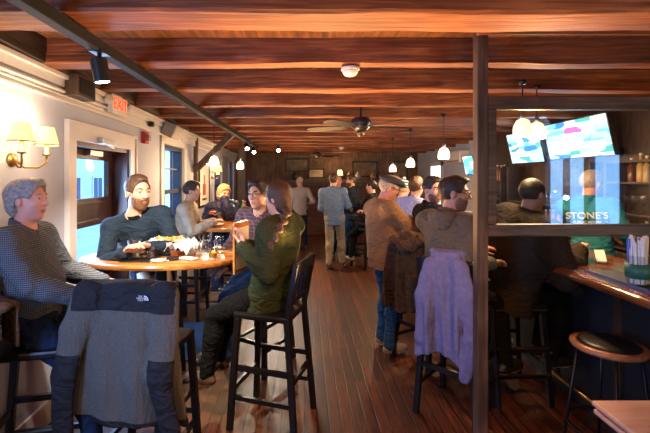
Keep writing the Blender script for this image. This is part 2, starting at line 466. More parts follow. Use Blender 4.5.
        if inner:
            C = Field(*bounds([nb], 0.15), h * .8)
            C.cone(nb - u * 0.06 + ff * .03, nb + u * 0.01, 0.062 * S, 0.060 * S, k=0)
            C.cut(nb + u * 0.025 * S, u); C.mesh('undershirt', MT[inner], root)
    if pants:
        lo2, hi2 = bounds([hip] + kn + an, 0.17); lo2[2] = max(lo2[2], min(an[0].z, an[1].z) - 0.06 * S); G = Field(lo2, hi2, h)
        G.ell(hip + u * 0.02 * S, (0.155 * S * wide + gp, 0.108 * S + gp + belly * .4, 0.13 * S), A, k=0.03); legs(G, gp)
        G.cut(hip + u * 0.09, u)
        G.folds(0.0045, 22, seed + 5); G.mesh('trousers', MT[pants], root)
    if shoes:
        for i in (0, 1):
            fv = (kpoles[i] if kpoles else f).copy(); fv.z = 0; fv = unit(fv); rv = Vector((fv.y, -fv.x, 0))
            a = an[i]; z0 = a.z - 0.085 * S
            G = Field(*bounds([a, a + fv * .16 - Vector((0, 0, .06))], 0.13), h)
            G.cone(a + Vector((0, 0, 0.02)), a - Vector((0, 0, .04)) - fv * .015, 0.045 * S, 0.042 * S, k=0.02)
            G.ell(a + fv * 0.06 * S - Vector((0, 0, 0.045 * S)), (0.045 * S, 0.135 * S, 0.042 * S), [rv, fv, Vector((0, 0, 1))], k=0.03)
            G.ell(a + fv * 0.12 * S - Vector((0, 0, 0.055 * S)), (0.046 * S, 0.07 * S, 0.033 * S), [rv, fv, Vector((0, 0, 1))], k=0.03)
            G.cut(Vector((0, 0, z0)), (0, 0, -1))
            if z0 < 0.02: G.cut(Vector((0, 0, 0.0)), (0, 0, -1))
            so = G.mesh('shoe', [MT[shoes], MT['sole']], root, lambda c, z=z0: (c[:, 2] < z + 0.022).astype(int))
    # face
    for s in (-1, 1):
        e = M(); R = Matrix((hr, hf, hu)).transposed()
        e.sphere(H(0.031 * s, 0.0725, 0.009), 0.0118 * S, R=R); e.cur = 1
        e.sphere(H(0.031 * s, 0.0790, 0.009), 0.0066 * S, n=10, m=6, R=R)
        obj('eye', e, [MT['eye_white'], MT['iris']], root, smooth=True)
        b = M(); b.tube([H(0.014 * s, 0.088, 0.030), H(0.032 * s, 0.087, 0.036), H(0.050 * s, 0.073, 0.031)], [0.0038 * S, 0.0048 * S, 0.003 * S], 8)
        obj('eyebrow', b, MT[hairm], root, smooth=True)
    hh = h * 0.8
    if hair and hair != 'none':
        G = Field(*bounds([hc], 0.19 * S if hair in ('short', 'crop', 'wavy') else 0.30), hh)
        th = {'short': 0.010, 'crop': 0.004, 'wavy': 0.016, 'bob': 0.020, 'pulled': 0.012}[hair]
        G.ell(H(0, -0.014, 0.032), (0.074 * S + th, 0.094 * S + th, 0.088 * S + th), HA, k=0.01)
        if hair == 'short': G.ell(H(0, 0.025, 0.098), (0.062, 0.070, 0.034), HA, k=0.03)
        if hair == 'wavy':
            G.ell(H(0, 0.05, 0.10), (0.06, 0.04, 0.03), HA, k=0.03); G.ell(H(0, -0.06, -0.03), (0.075, 0.05, 0.07), HA, k=0.03)
        if hair == 'bob':
            G.ell(H(0, -0.03, -0.04), (0.096, 0.095, 0.12), HA, k=0.03)
        if hair == 'pulled':
            G.ell(H(0, -0.05, -0.04), (0.075, 0.06, 0.09), HA, k=0.03)
        G.folds(0.004 if hair != 'crop' else 0.0015, 55 if hair != 'wavy' else 42, seed + 9, (1, 1, 1))
        # face opening and nape
        fz = {'short': 0.092, 'crop': 0.100, 'wavy': 0.084, 'bob': 0.080, 'pulled': 0.088}[hair]
        G.ell(H(0, 0.115, fz - 0.116), (0.104 * S, 0.090 * S, 0.122 * S), HA, k=0.006, op='sub')
        if hair == 'pulled': G.cut(H(0, 0, -.13), -hu)
        elif hair != 'bob':
            G.ell(H(0.085, 0.02, -0.045), (0.05, 0.055, 0.062), HA, k=0.006, op='sub'); G.ell(H(-0.085, 0.02, -0.045), (0.05, 0.055, 0.062), HA, k=0.006, op='sub')
            pz = -0.095 if hair == 'wavy' else -0.075 if hair != 'pulled' else -0.13
            G.cut(H(0, 0, pz), -hu)
        if hair == 'crop':
            G.ell(H(0, 0.10, 0.10), (0.07, 0.075, 0.06), HA, k=0.01, op='sub')
        G.mesh('hair', MT[hairm], root)
    if beard:
        G = Field(*bounds([H(0, .05, -.06)], 0.15), hh)
        G.ell(H(0, 0.030, -0.050), (0.064 * S, 0.066 * S, 0.076 * S), HA, k=0.02); G.ell(H(0, 0.054, -0.102), (0.032 * S, 0.030 * S, 0.024 * S), HA, k=0.02)
        G.cone(H(-.022, 0.088, -0.045), H(.022, 0.088, -0.045), 0.009 * S, 0.009 * S, k=0.01)
        G.folds(0.0015, 90, seed, (1, 1, 1))
        G.ell(H(0, 0.10, -0.004), (0.058 * S, 0.062 * S, 0.040 * S), HA, k=0.006, op='sub'); G.ell(H(0, 0.105, -0.060), (0.021 * S, 0.03 * S, 0.009 * S), HA, k=0.004, op='sub')
        G.cut(H(0, 0, -0.005), hu); G.cut(H(0, -0.002, 0), -hf)
        G.mesh('beard', MT[beard], root)
    if glasses:
        gl = M()
        for s in (-1, 1):
            gl.tube([H(0.033 * s + 0.026 * math.cos(a), 0.104 - 0.006 * abs(math.cos(a)), 0.006 + 0.019 * math.sin(a)) for a in [2 * PI * k / 16 for k in range(17)]], 0.0022 * S, 6, cap=False)
            gl.tube([H(0.058 * s, 0.098, 0.012), H(0.078 * s, 0.05, 0.012), H(0.080 * s, -0.02, 0.004)], 0.0022 * S, 6)
        gl.tube([H(-0.008, 0.106, 0.010), H(0.008, 0.106, 0.010)], 0.0022 * S, 6)
        obj('glasses', gl, MT['black_plastic'], root, smooth=True)
    J = dict(root=root, O=O, H=H, HA=HA, hr=hr, hf=hf, hu=hu, hip=hip, nb=nb, u=u, rr=rr, ff=ff, sh=sh, el=el, wr=wr, kn=kn, an=an, h=h, S=S, hc=hc, bounds=bounds)
    if cap == 'flat':
        G = Field(*bounds([hc + hu * .06], 0.19), hh)
        G.ell(H(0, -0.012, 0.080), (0.098, 0.125, 0.042), HA, k=0.02); G.ell(H(0, 0.03, 0.085), (0.088, 0.10, 0.035), HA, k=0.03)
        G.ell(H(0, 0.115, 0.066), (0.062, 0.045, 0.009), HA, k=0.012); G.cut(H(0, 0, 0.050), -hu)
        G.mesh('flat_cap', MT['cap_grey'], root)
    if cap == 'beanie':
        G = Field(*bounds([hc + hu * .06], 0.2), hh)
        G.ell(H(0, -0.016, 0.045), (0.092, 0.112, 0.108), HA, k=0.02); G.cut(H(0, 0.02, 0.045), -hu + hf * .35)
        hun = np.array(list(hu)); hcz = np.array(list(hc))
        G.mesh('beanie', [MT['beanie_green'], MT['beanie_white']], root, lambda c: ((np.floor(((c - hcz) @ hun) / 0.022).astype(int)) % 2))
        pm = M().sphere(H(0, -0.016, 0.165), 0.028); obj('pompom', pm, MT['beanie_white'], root, smooth=True)
    return J
# ------------------------------------------------------------ materials used
MT = {}
MT['skin_fair'] = mat('skin_fair', (0.62, 0.33, 0.23), 0.5, noise=0.06, scale=25)
MT['skin_rosy'] = mat('skin_rosy', (0.64, 0.28, 0.20), 0.5, noise=0.08, scale=25)
MT['skin_tan'] = mat('skin_tan', (0.48, 0.25, 0.16), 0.5, noise=0.06, scale=25)
MT['lips'] = mat('lips', (0.42, 0.13, 0.11), 0.45)
MT['eye_white'] = mat('eye_white', (0.42, 0.38, 0.35), 0.3)
MT['iris'] = mat('iris', (0.03, 0.02, 0.015), 0.1)
MT['sole'] = mat('sole_rubber', (0.55, 0.50, 0.44), 0.7)
MT['black_plastic'] = mat('black_plastic', (0.012, 0.012, 0.013), 0.3)
MT['cap_grey'] = mat('cap_grey_wool', (0.030, 0.030, 0.034), 0.9, noise=0.3, scale=120, bump=0.3)
MT['beanie_green'] = mat('beanie_green', (0.02, 0.13, 0.09), 0.9, bump=0.4, scale=90)
MT['beanie_white'] = mat('beanie_white', (0.6, 0.62, 0.6), 0.9, bump=0.4, scale=90)
def cloth(n_, c, noise=0.15, scale=60, rough=0.9, bump=0.25, sheen=0.0, vert=False):
    m = mat(n_, c, rough, noise=noise, scale=scale, bump=bump, sheen=sheen, spec=.12); MT[n_] = m
    n = m.node_tree.nodes; l = m.node_tree.links; b = n['Principled BSDF']
    wrinkle(n, l, b, .3 if vert else .55, (2.2, 2.2, .5) if vert else (1, 1, 1.7))
def wrinkle(n, l, b, s=.55, sc=(1, 1, 1.7)):
    tc = n.new('ShaderNodeTexCoord'); mp = n.new('ShaderNodeMapping'); mp.inputs['Scale'].default_value = sc; mp.inputs['Rotation'].default_value = (.4, .5, 0) if sc[0] == 1 else (0, .2, 0)
    t = n.new('ShaderNodeTexNoise'); t.inputs['Scale'].default_value = 7; t.inputs['Detail'].default_value = 2.5; t.inputs['Distortion'].default_value = 1.8
    l.new(tc.outputs['Object'], mp.inputs['Vector']); l.new(mp.outputs['Vector'], t.inputs['Vector'])
    bp = n.new('ShaderNodeBump'); bp.inputs['Strength'].default_value = s; bp.inputs['Distance'].default_value = .06; l.new(t.outputs['Fac'], bp.inputs['Height'])
    if b.inputs['Normal'].links: l.new(b.inputs['Normal'].links[0].from_socket, bp.inputs['Normal'])
    l.new(bp.outputs['Normal'], b.inputs['Normal'])

cloth('navy_sweater', (0.020, 0.034, 0.055)); cloth('black_tee', (0.008, 0.008, 0.010)); cloth('black_trousers', (0.005, 0.005, 0.006))
cloth('blue_jeans', (0.022, 0.075, 0.20), 0.3, 35); cloth('dark_jeans', (0.012, 0.022, 0.05), 0.3, 35)
cloth('beige_jacket', (0.33, 0.28, 0.22)); cloth('black_scarf', (0.012, 0.011, 0.012)); cloth('navy_puffer', (0.016, 0.020, 0.055), rough=0.5)
cloth('olive_knit', (0.036, 0.046, 0.020), 0.25, 90); cloth('white_shirt', (0.34, 0.34, 0.40)); cloth('steel_shirt', (0.13, 0.19, 0.28), 0.12, 20)
cloth('khaki', (0.30, 0.235, 0.15)); cloth('navy_polo', (0.012, 0.016, 0.032)); cloth('tan_fleece', (0.235, 0.135, 0.075), 0.2, 140, bump=0.5)
cloth('grey_hoodie', (0.100, 0.090, 0.068)); cloth('lavender_shirt', (0.36, 0.38, 0.68)); cloth('dark_coat', (0.030, 0.022, 0.017), 0.3, 70)
cloth('teal_tee', (0.03, 0.20, 0.25)); cloth('charcoal_jacket', (0.020, 0.018, 0.022)); cloth('cream_tee', (0.3, 0.3, 0.24))
MT['check_shirt'] = stripes('check_shirt', (0.016, 0.020, 0.028), (0.16, 0.17, 0.19), 0.0105, 0.22)
MT['maroon_plaid'] = stripes('maroon_plaid', (0.035, 0.012, 0.018), (0.10, 0.05, 0.06), 0.03, 0.2)
for q_ in ('check_shirt', 'maroon_plaid'): wrinkle(MT[q_].node_tree.nodes, MT[q_].node_tree.links, MT[q_].node_tree.nodes['Principled BSDF'])
for n, c in dict(hair_grey=(0.24, 0.22, 0.21), hair_brown=(0.075, 0.035, 0.016), hair_dark=(0.018, 0.011, 0.008), hair_blonde=(0.48, 0.25, 0.10), hair_chestnut=(0.05, 0.024, 0.013), hair_silver=(0.33, 0.27, 0.22), beard_brown=(0.16, 0.07, 0.03), beard_dark=(0.045, 0.028, 0.02), stubble=(.17, .085, .055)).items():
    MT[n] = mat(n, c, 0.55, noise=0.45, scale=70, bump=0.5)
MT['tan_leather'] = mat('tan_leather', (0.19, 0.10, 0.05), 0.6); MT['black_leather'] = mat('black_leather', (0.012, 0.011, 0.010), 0.4); MT['grey_suede'] = mat('grey_suede', (0.26, 0.23, 0.18), 0.9)
MT['brown_leather'] = mat('brown_leather', (0.07, 0.035, 0.018), 0.5)

beam_m = wood('rough_beam_wood', (0.075, 0.018, 0.004), (0.19, 0.050, 0.012), (0.38, 0.13, 0.035), (0.7, 12, 12), 0.65, 0.8, knots=1.3)
plank_m = wood('ceiling_plank_wood', (0.05, 0.02, 0.008), (0.16, 0.06, 0.02), (0.30, 0.12, 0.04), (8, 0.8, 4), 0.6, 0.4)
dark_wood = wood('dark_panel_wood', (0.020, 0.010, 0.006), (0.050, 0.024, 0.013), (0.10, 0.050, 0.025), (6, 6, 0.9), 0.5, 0.3)
post_wood = wood('aged_grey_wood', (0.022, 0.012, 0.008), (0.055, 0.032, 0.022), (0.11, 0.066, 0.045), (9, 9, 0.9), 0.55, 0.5)
rail_wood = wood('aged_rail_wood', (0.026, 0.014, 0.009), (0.07, 0.040, 0.026), (0.14, 0.085, 0.055), (0.9, 9, 9), 0.5, 0.5)
table_wood = wood('varnished_table_wood', (0.30, 0.095, 0.020), (0.46, 0.165, 0.035), (0.62, 0.26, 0.07), (1.0, 8, 8), 0.22, 0.05, coat=0.4)
bar_wood = wood('bar_top_wood', (0.085, 0.022, 0.008), (0.17, 0.048, 0.015), (0.28, 0.09, 0.03), (7, 0.8, 7), 0.18, 0.06, coat=0.6)
red_wood = wood('red_brown_door_wood', (0.030, 0.009, 0.006), (0.060, 0.018, 0.012), (0.10, 0.034, 0.022), (7, 7, 0.8), 0.45, 0.15)
black_wood = mat('black_painted_wood', (0.008, 0.007, 0.008), 0.38, noise=0.3, scale=25, spec=0.4)
white_paint = mat('white_paint', (0.66, 0.64, 0.62), 0.5, noise=0.03, scale=6)
plaster = mat('pale_plaster_wall', (0.44, 0.47, 0.56), 0.85, noise=0.05, scale=3, bump=0.06)
black_metal = mat('black_metal', (0.02, 0.02, 0.022), 0.4, 0.6)
steel = mat('brushed_steel', (0.5, 0.5, 0.5), 0.3, 1.0)
brass = mat('aged_brass', (0.45, 0.28, 0.10), 0.3, 1.0)
navy_paint = mat('navy_window_paint', (0.012, 0.030, 0.075), 0.4)
pane_m = glassy('window_glass', (0.92, 0.97, 1.0), 0.02)
clear = glassy('clear_glass', (0.96, 0.98, 0.98), 0.06)
partition_glass = glassy('partition_glass', (0.90, 0.95, 0.97), 0.12, 0.0)
fabric_shade = mat('cream_fabric_shade', (0.8, 0.62, 0.36), 0.8, emit=(1.0, 0.62, 0.22), estr=.9)
milk_glass = mat('milk_glass_shade', (0.9, 0.85, 0.75), 0.3, emit=(1.0, 0.70, 0.34), estr=1.7)
lamp_on = emis('lamp_lens', (1.0, 0.96, 0.88), 40)
white_plastic = mat('white_plastic', (0.7, 0.68, 0.64), 0.4)
grey_plastic = mat('grey_plastic', (0.28, 0.26, 0.24), 0.5)
red_plastic = mat('red_plastic', (0.5, 0.015, 0.015), 0.35)
paper = mat('white_paper', (0.82, 0.80, 0.74), 0.8)
black_card = mat('black_menu_cover', (0.014, 0.013, 0.014), 0.35)

def floor_mat():
    m, n, l, b = nt('worn_oak_floor')
    tc = n.new('ShaderNodeTexCoord'); mp = n.new('ShaderNodeMapping'); mp.inputs['Rotation'].default_value = (0, 0, PI / 2)
    l.new(tc.outputs['Object'], mp.inputs['Vector'])
    br = n.new('ShaderNodeTexBrick'); br.inputs['Scale'].default_value = 1.0; br.inputs['Brick Width'].default_value = 1.7; br.inputs['Row Height'].default_value = 0.085
    br.inputs['Mortar Size'].default_value = 0.0045; br.inputs['Mortar Smooth'].default_value = 0.3; br.offset = 0.37
    br.inputs['Color1'].default_value = (0.150, 0.042, 0.015, 1); br.inputs['Color2'].default_value = (0.060, 0.017, 0.007, 1); br.inputs['Mortar'].default_value = (0.008, 0.004, 0.003, 1)
    l.new(mp.outputs['Vector'], br.inputs['Vector'])
    m2 = n.new('ShaderNodeMapping'); m2.inputs['Scale'].default_value = (22, 1.3, 1); l.new(tc.outputs['Object'], m2.inputs['Vector'])
    t = n.new('ShaderNodeTexNoise'); t.inputs['Scale'].default_value = 2.5; t.inputs['Detail'].default_value = 8; t.inputs['Distortion'].default_value = 1.5; l.new(m2.outputs['Vector'], t.inputs['Vector'])
    r = ramp(n, [(0.35, (0.35, 0.33, 0.32)), (0.6, (1.0, 1.0, 1.0)), (0.75, (1.7, 1.55, 1.4))]); l.new(t.outputs['Fac'], r.inputs['Fac'])
    mx = n.new('ShaderNodeMix'); mx.data_type = 'RGBA'; mx.blend_type = 'MULTIPLY'; mx.inputs['Factor'].default_value = 1
    l.new(br.outputs['Color'], mx.inputs['A']); l.new(r.outputs['Color'], mx.inputs['B']); l.new(mx.outputs['Result'], b.inputs['Base Color'])
    b.inputs['Specular IOR Level'].default_value = .35
    rr = n.new('ShaderNodeMapRange'); rr.inputs['To Min'].default_value = 0.30; rr.inputs['To Max'].default_value = 0.6; l.new(t.outputs['Fac'], rr.inputs['Value']); l.new(rr.outputs[0], b.inputs['Roughness'])
    bp = n.new('ShaderNodeBump'); bp.inputs['Strength'].default_value = 0.35; bp.inputs['Distance'].default_value = 0.004
    l.new(br.outputs['Fac'], bp.inputs['Height']); bp.invert = True; l.new(bp.outputs['Normal'], b.inputs['Normal'])
    return m
def brick_mat():
    m, n, l, b = nt('old_red_brick')
    tc = n.new('ShaderNodeTexCoord'); mp = n.new('ShaderNodeMapping'); mp.inputs['Rotation'].default_value = (PI / 2, 0, 0); l.new(tc.outputs['Object'], mp.inputs['Vector'])
    br = n.new('ShaderNodeTexBrick'); br.inputs['Scale'].default_value = 1; br.inputs['Brick Width'].default_value = 0.22; br.inputs['Row Height'].default_value = 0.075; br.inputs['Mortar Size'].default_value = 0.008
    br.inputs['Color1'].default_value = (0.17, 0.045, 0.026, 1); br.inputs['Color2'].default_value = (0.08, 0.026, 0.018, 1); br.inputs['Mortar'].default_value = (0.10, 0.07, 0.055, 1)
    l.new(mp.outputs['Vector'], br.inputs['Vector']); l.new(br.outputs['Color'], b.inputs['Base Color']); b.inputs['Roughness'].default_value = 0.9
    return m

# ------------------------------------------------------------ setting
WA = 0.04; WR = math.atan(WA)
def W(y, z=0, o=0): return Vector((-(1.70 + WA * y) + o, y, z))
Y0, Y1, XR, ZC = -1.6, 12.7, 3.60, 2.64
o = obj('floor', M().box((-2.6, Y0 - .2, -0.1), (XR + .2, Y1 + .2, 0)), floor_mat()); struct(o)
o = obj('ceiling', M().box((-2.6, Y0 - .2, ZC), (XR + .2, Y1 + .2, ZC + 0.05)), plank_m); struct(o)

def holes_wall(y0, y1, z0, z1, th, holes):
    """slab in local coordinates: y along the wall, x from -th to 0, with openings (ya, yb, za, zb)"""
    m = M(); cur = y0
    for ya, yb, za, zb in sorted(holes):
        m.box((-th, cur, z0), (0, ya, z1))
        if za > z0: m.box((-th, ya, z0), (0, yb, za))
        m.box((-th, ya, zb), (0, yb, z1)); cur = yb
    m.box((-th, cur, z0), (0, y1, z1)); return m
LW = 1 / math.cos(WR)
def ly(y): return y * LW
DOOR = (3.16, 4.24, 0.0, 2.02)
WIN = [(5.38, 6.46, 0.90, 2.19), (9.0, 10.0, 0.9, 2.19), (11.3, 12.1, 0.9, 2.19)]
BACKWIN = (0.35, 1.15, 0.85, 2.05)
lw = struct(obj('wall_left', holes_wall(ly(Y0), ly(Y1), 0, ZC, 0.22, [tuple([ly(a[0]), ly(a[1]), a[2], a[3]]) for a in [DOOR, BACKWIN] + WIN]), plaster, loc=W(0), rz=WR))
struct(obj('wall_right', M().box((XR, Y0, 0), (XR + .1, -1.2, ZC)).box((XR, -1.2, 0), (XR + .1, .36, .95)).box((XR, -1.2, 2.05), (XR + .1, .36, ZC)).box((XR, .36, 0), (XR + .1, 7.9, ZC)), dark_wood))
w6 = struct(thing('window_6', '', '', (XR, -.42, 0))); del w6['label']; del w6['category']
obj('sash', M().box((-.02, -.78, .95), (.06, -.70, 2.05)).box((-.02, .70, .95), (.06, .78, 2.05)).box((-.02, .12, .95), (.06, .22, 2.05)).box((-.02, -.30, .95), (.06, -.26, 2.05)).box((-.02, -.78, .95), (.06, .78, 1.01)).box((-.02, -.78, 1.99), (.06, .78, 2.05)), navy_paint, w6, bevel=.003)
obj('pane', M().box((.018, -.74, 1.0), (.024, .74, 2.0)), pane_m, w6)
struct(obj('wall_right_far', M().box((XR - .02, 7.9, 0), (XR + .1, Y1, ZC)), plaster)).name = 'wall_right'
struct(obj('wall_back', M().box((-2.6, Y1, 0), (XR, Y1 + .1, ZC)), wood('back_wall_planks', (0.06, 0.026, 0.012), (0.13, 0.062, 0.03), (0.22, 0.115, 0.06), (9, 9, 0.8), 0.6, 0.3)))
struct(obj('wall_front', M().box((-2.6, Y0 - .1, 0), (XR, Y0, ZC)), dark_wood))
struct(obj('baseboard_left', M().box((0, ly(4.36), 0), (0.018, ly(Y1), 0.16)).box((0, ly(Y0), 0), (0.018, ly(3.04), 0.16)), white_paint, loc=W(0), rz=WR))

# door with its white casing
def slab(m, ya, yb, za, zb, xa, xb): return m.box((xa, ly(ya), za), (xb, ly(yb), zb))
d1 = struct(thing('door_1', '', '', W(0), WR)); del d1['label']; del d1['category']
c = M(); slab(c, 3.03, 3.16, 0, 2.15, 0, 0.025); slab(c, 4.24, 4.37, 0, 2.15, 0, 0.025); slab(c, 3.03, 4.37, 2.02, 2.15, 0, 0.026)
slab(c, 3.02, 3.045, 0, 2.16, 0.0, 0.04); slab(c, 4.36, 4.385, 0, 2.16, 0.0, 0.04); slab(c, 3.02, 4.385, 2.145, 2.17, 0, 0.04)
obj('casing', c, white_paint, d1, bevel=0.004)
c = M(); slab(c, 3.16, 3.18, 0, 2.02, -0.22, 0.0); slab(c, 4.20, 4.24, 0, 2.02, -0.22, 0.0); slab(c, 3.16, 4.24, 1.98, 2.02, -0.22, 0)
obj('jamb', c, red_wood, d1)
c = M(); xa, xb = -0.20, -0.15
slab(c, 3.18, 3.30, 0.0, 1.98, xa, xb); slab(c, 4.11, 4.20, 0.0, 1.98, xa, xb)
for za, zb in ((0, 0.88), (1.27, 1.53), (1.895, 1.98)): slab(c, 3.30, 4.11, za, zb, xa, xb)
for zz in (1.30, 1.47): slab(c, 3.30, 4.11, zz, zz + .03, xb, xb + .012)
slab(c, 3.38, 4.02, 0.15, 0.78, xb, xb + .01)
obj('door_leaf', c, red_wood, d1, bevel=0.003)
for za, zb in ((0.88, 1.27), (1.53, 1.895)):
    p = M(); slab(p, 3.30, 4.11, za, zb, -0.178, -0.172); obj('pane', p, pane_m, d1)
c = M(); c.cur = 0; slab(c, 3.62, 3.86, 1.925, 1.975, -0.15, -0.09); c.bar((-0.10, ly(3.66), 1.985), (-0.02, ly(3.98), 2.0), 0.02, 0.012); c.bar((-0.02, ly(3.98), 2.0), (0.03, ly(3.62), 2.03), 0.02, 0.012)
slab(c, 3.50, 3.72, 2.02, 2.07, 0.026, 0.075)
obj('door_closer', c, steel, d1, bevel=0.003)

def window(ix, ya, yb, za, zb):
    w = struct(thing('window_%d' % ix, '', '', W(0), WR)); del w['label']; del w['category']
    c = M()
    for a, b, e, f_ in ((ya - .12, ya, za - .1, zb + .12), (yb, yb + .12, za - .1, zb + .12), (ya - .12, yb + .12, zb, zb + .12)): slab(c, a, b, e, f_, 0, 0.025)
    slab(c, ya - .14, yb + .14, za - .06, za, -.2, 0.06)
    obj('casing', c, white_paint, w, bevel=0.004)
    c = M(); t = 0.06
    slab(c, ya, ya + t, za, zb, -.16, -.03); slab(c, yb - t, yb, za, zb, -.16, -.03); slab(c, ya, yb, za, za + t, -.16, -.03); slab(c, ya, yb, zb - t, zb, -.16, -.03)
    mz = za + (zb - za) * 0.48; slab(c, ya, yb, mz - .03, mz + .03, -.13, -.05)
    obj('sash', c, navy_paint, w, bevel=0.003)
    c = M(); n = 3
    for i in range(1, n): y = ya + (yb - ya) * i / n; slab(c, y - .011, y + .011, za, zb, -.11, -.08)
    for z in (za + (mz - za) / 2, mz + (zb - mz) / 2): slab(c, ya, yb, z - .011, z + .011, -.11, -.08)
    obj('muntins', c, navy_paint, w)
    p = M(); slab(p, ya + t, yb - t, za + t, zb - t, -.098, -.092); obj('pane', p, pane_m, w)
for i, a in enumerate(WIN + [BACKWIN]): window(i + 1, *a)

# ceiling beams, each a rough-hewn member of its own
rg = random.Random(3)
def rough_beam(name, p0, p1, w, h, mt, seed, amp=0.0065, n=60):
    """p0, p1: ends of the centre of the underside; w across, h upward"""
    r = random.Random(seed); p0 = Vector(p0); p1 = Vector(p1); L = (p1 - p0).length; d = (p1 - p0).normalized(); s = d.cross(Vector((0, 0, 1))).normalized()
    ph = [r.uniform(0, 6.28) for _ in range(12)]; m = M(); K = 10
    prof = [(-.5, 1), (-.5, .55), (-.5, .1), (-.46, 0.02), (-.2, 0), (.2, 0), (.46, .02), (.5, .1), (.5, .55), (.5, 1)]
    for i in range(n + 1):
        x = L * i / n
        for k, (a, b) in enumerate(prof):
            j = amp * (math.sin(x * 1.3 + ph[k % 5]) + .6 * math.sin(x * 4.1 + ph[(k + 3) % 7]) + .5 * math.sin(x * 9.3 + ph[k]) + r.uniform(-.35, .35)) * (0 if b == 1 else 1)
            jj = amp * .7 * (math.sin(x * 2.1 + ph[11]) + .5 * math.sin(x * 5.7 + ph[10])) + amp * .25 * r.uniform(-1, 1)
            m.v.append(tuple(p0 + d * x + s * (a * w + (j if abs(a) > .3 else 0)) + Vector((0, 0, b * h + (jj if b < .2 else 0)))))
    for i in range(n):
        for k in range(K - 1):
            a = i * K + k; m.f.append([a, a + 1, a + K + 1, a + K]); m.mi.append(0)
        a = i * K; m.f.append([a + K - 1, a, a + K, a + 2 * K - 1]); m.mi.append(0)
    m.f.append(list(range(K))[::-1]); m.f.append([n * K + k for k in range(K)]); m.mi += [0, 0]
    o = obj(name, m, mt, smooth=True); o.data.set_sharp_from_angle(angle=math.radians(28)); return struct(o)
ys = [1.16, 1.94] + [2.69 + .765 * i for i in range(13)]
for i, y in enumerate(ys):
    w = 0.25 if i < 2 else 0.13 + rg.uniform(-.012, .02)
    rough_beam('trim_%d' % (i + 1), (-(1.66 + WA * y), y, 2.47), (XR, y + 0.0, 2.47 + rg.uniform(-.012, .012)), w, 0.175, beam_m, 100 + i)
nT = len(ys)
o = rough_beam('trim_%d' % (nT + 1), W(Y0, 2.48, 0.06), W(Y1, 2.48, 0.06), 0.10, 0.16, wood('plate_wood', (0.02, 0.012, 0.009), (0.045, 0.027, 0.02), (0.08, 0.05, 0.036), (9, .9, 9), .7, .6), 5, amp=0.006)
# white cornice below the plate
m = M()
for (xa, xb, za, zb) in ((0, 0.085, 2.44, 2.475), (0, 0.055, 2.385, 2.44), (0, 0.03, 2.30, 2.385), (0, 0.04, 2.285, 2.305)): m.box((xa, ly(Y0), za), (xb, ly(Y1), zb))
struct(obj('trim_%d' % (nT + 2), m, white_paint, loc=W(0), rz=WR, bevel=0.006))
# wall post with knee brace, second post farther down, a dark partition end
m = M(); m.box((0, ly(7.12), 0), (0.06, ly(7.24), 2.47)); struct(obj('trim_%d' % (nT + 3), m, dark_wood, loc=W(0), rz=WR, bevel=0.008))
m = M().bar((-1.93, 7.05, 1.86), (-1.28, 7.05, 2.50), 0.10, 0.13, up=(0, 1, 0)); struct(obj('trim_%d' % (nT + 4), m, post_wood, bevel=0.01))
m = M().box((-1.72, 10.2, 0), (-1.52, 10.4, 2.47)); struct(obj('trim_%d' % (nT + 5), m, dark_wood, bevel=0.01))
# brick chimney breast
m = M().box((-0.55, 12.15, 0), (0.75, 12.7, 1.56)).box((1.75, 12.15, 0), (2.8, 12.7, 1.56)).box((0.75, 12.45, 0), (1.75, 12.7, 1.56)).box((0.75, 12.15, 0.95), (1.75, 12.45, 1.56))
cb = struct(obj('wall_chimney', m, brick_mat()))
t = thing('mantel_shelf', 'thick dark wooden mantel shelf over the brick fireplace', 'mantel', (1.13, 12.05, 1.56))
obj('shelf', M().box((-1.75, -.12, 0), (1.75, .25, .11)), dark_wood, t, bevel=.01); obj('cornice', M().box((-1.68, -.02, -.09), (1.68, .1, 0)), dark_wood, t, bevel=.01)

# outdoors
snow = mat('snow_ground', (0.55, 0.62, 0.70), 0.9, noise=0.15, scale=1.5)
struct(obj('floor_outdoors', M().box((-14, -8, -0.35), (-2.75, 22, -0.3)), snow)).name = 'floor_outside'
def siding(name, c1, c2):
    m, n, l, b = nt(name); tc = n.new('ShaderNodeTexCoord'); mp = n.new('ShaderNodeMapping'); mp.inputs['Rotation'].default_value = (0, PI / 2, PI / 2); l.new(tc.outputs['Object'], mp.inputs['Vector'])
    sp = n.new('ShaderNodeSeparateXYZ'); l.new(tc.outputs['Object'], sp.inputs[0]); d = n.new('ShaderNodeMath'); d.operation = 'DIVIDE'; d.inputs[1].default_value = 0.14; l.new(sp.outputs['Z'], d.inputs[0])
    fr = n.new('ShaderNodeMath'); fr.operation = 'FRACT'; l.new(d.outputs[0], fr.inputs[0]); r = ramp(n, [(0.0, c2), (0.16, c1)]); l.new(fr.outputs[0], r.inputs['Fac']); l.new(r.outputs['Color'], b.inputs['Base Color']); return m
def house(y0, y1, x, h, c, label):
    t = thing('house', label, 'house', (x, (y0 + y1) / 2, -0.3)); L = (y1 - y0) / 2
    obj('facade', M().box((-2.5, -L, 0), (0, L, h)), c, t)
    obj('roof', M().add([(.3, -L - .2, h), (.3, L + .2, h), (-2.8, L + .2, h), (-2.8, -L - .2, h), (-1.2, -L - .2, h + 1.3), (-1.2, L + .2, h + 1.3)], [(0, 1, 5, 4), (2, 3, 4, 5), (0, 4, 3), (1, 2, 5), (0, 3, 2, 1)]), grey_plastic, t)
    k = -L + .6
    while k < L - .9:
        for z in (0.9,) + ((3.2,) if h > 4 else ()):
            w = obj('window', M().box((0, k, z), (.05, k + .8, z + 1.2)), white_paint, t); obj('pane', M().box((.05, k + .07, z + .07), (.06, k + .37, z + 1.13)).box((.05, k + .43, z + .07), (.06, k + .73, z + 1.13)), navy_paint, w)
        k += 1.7
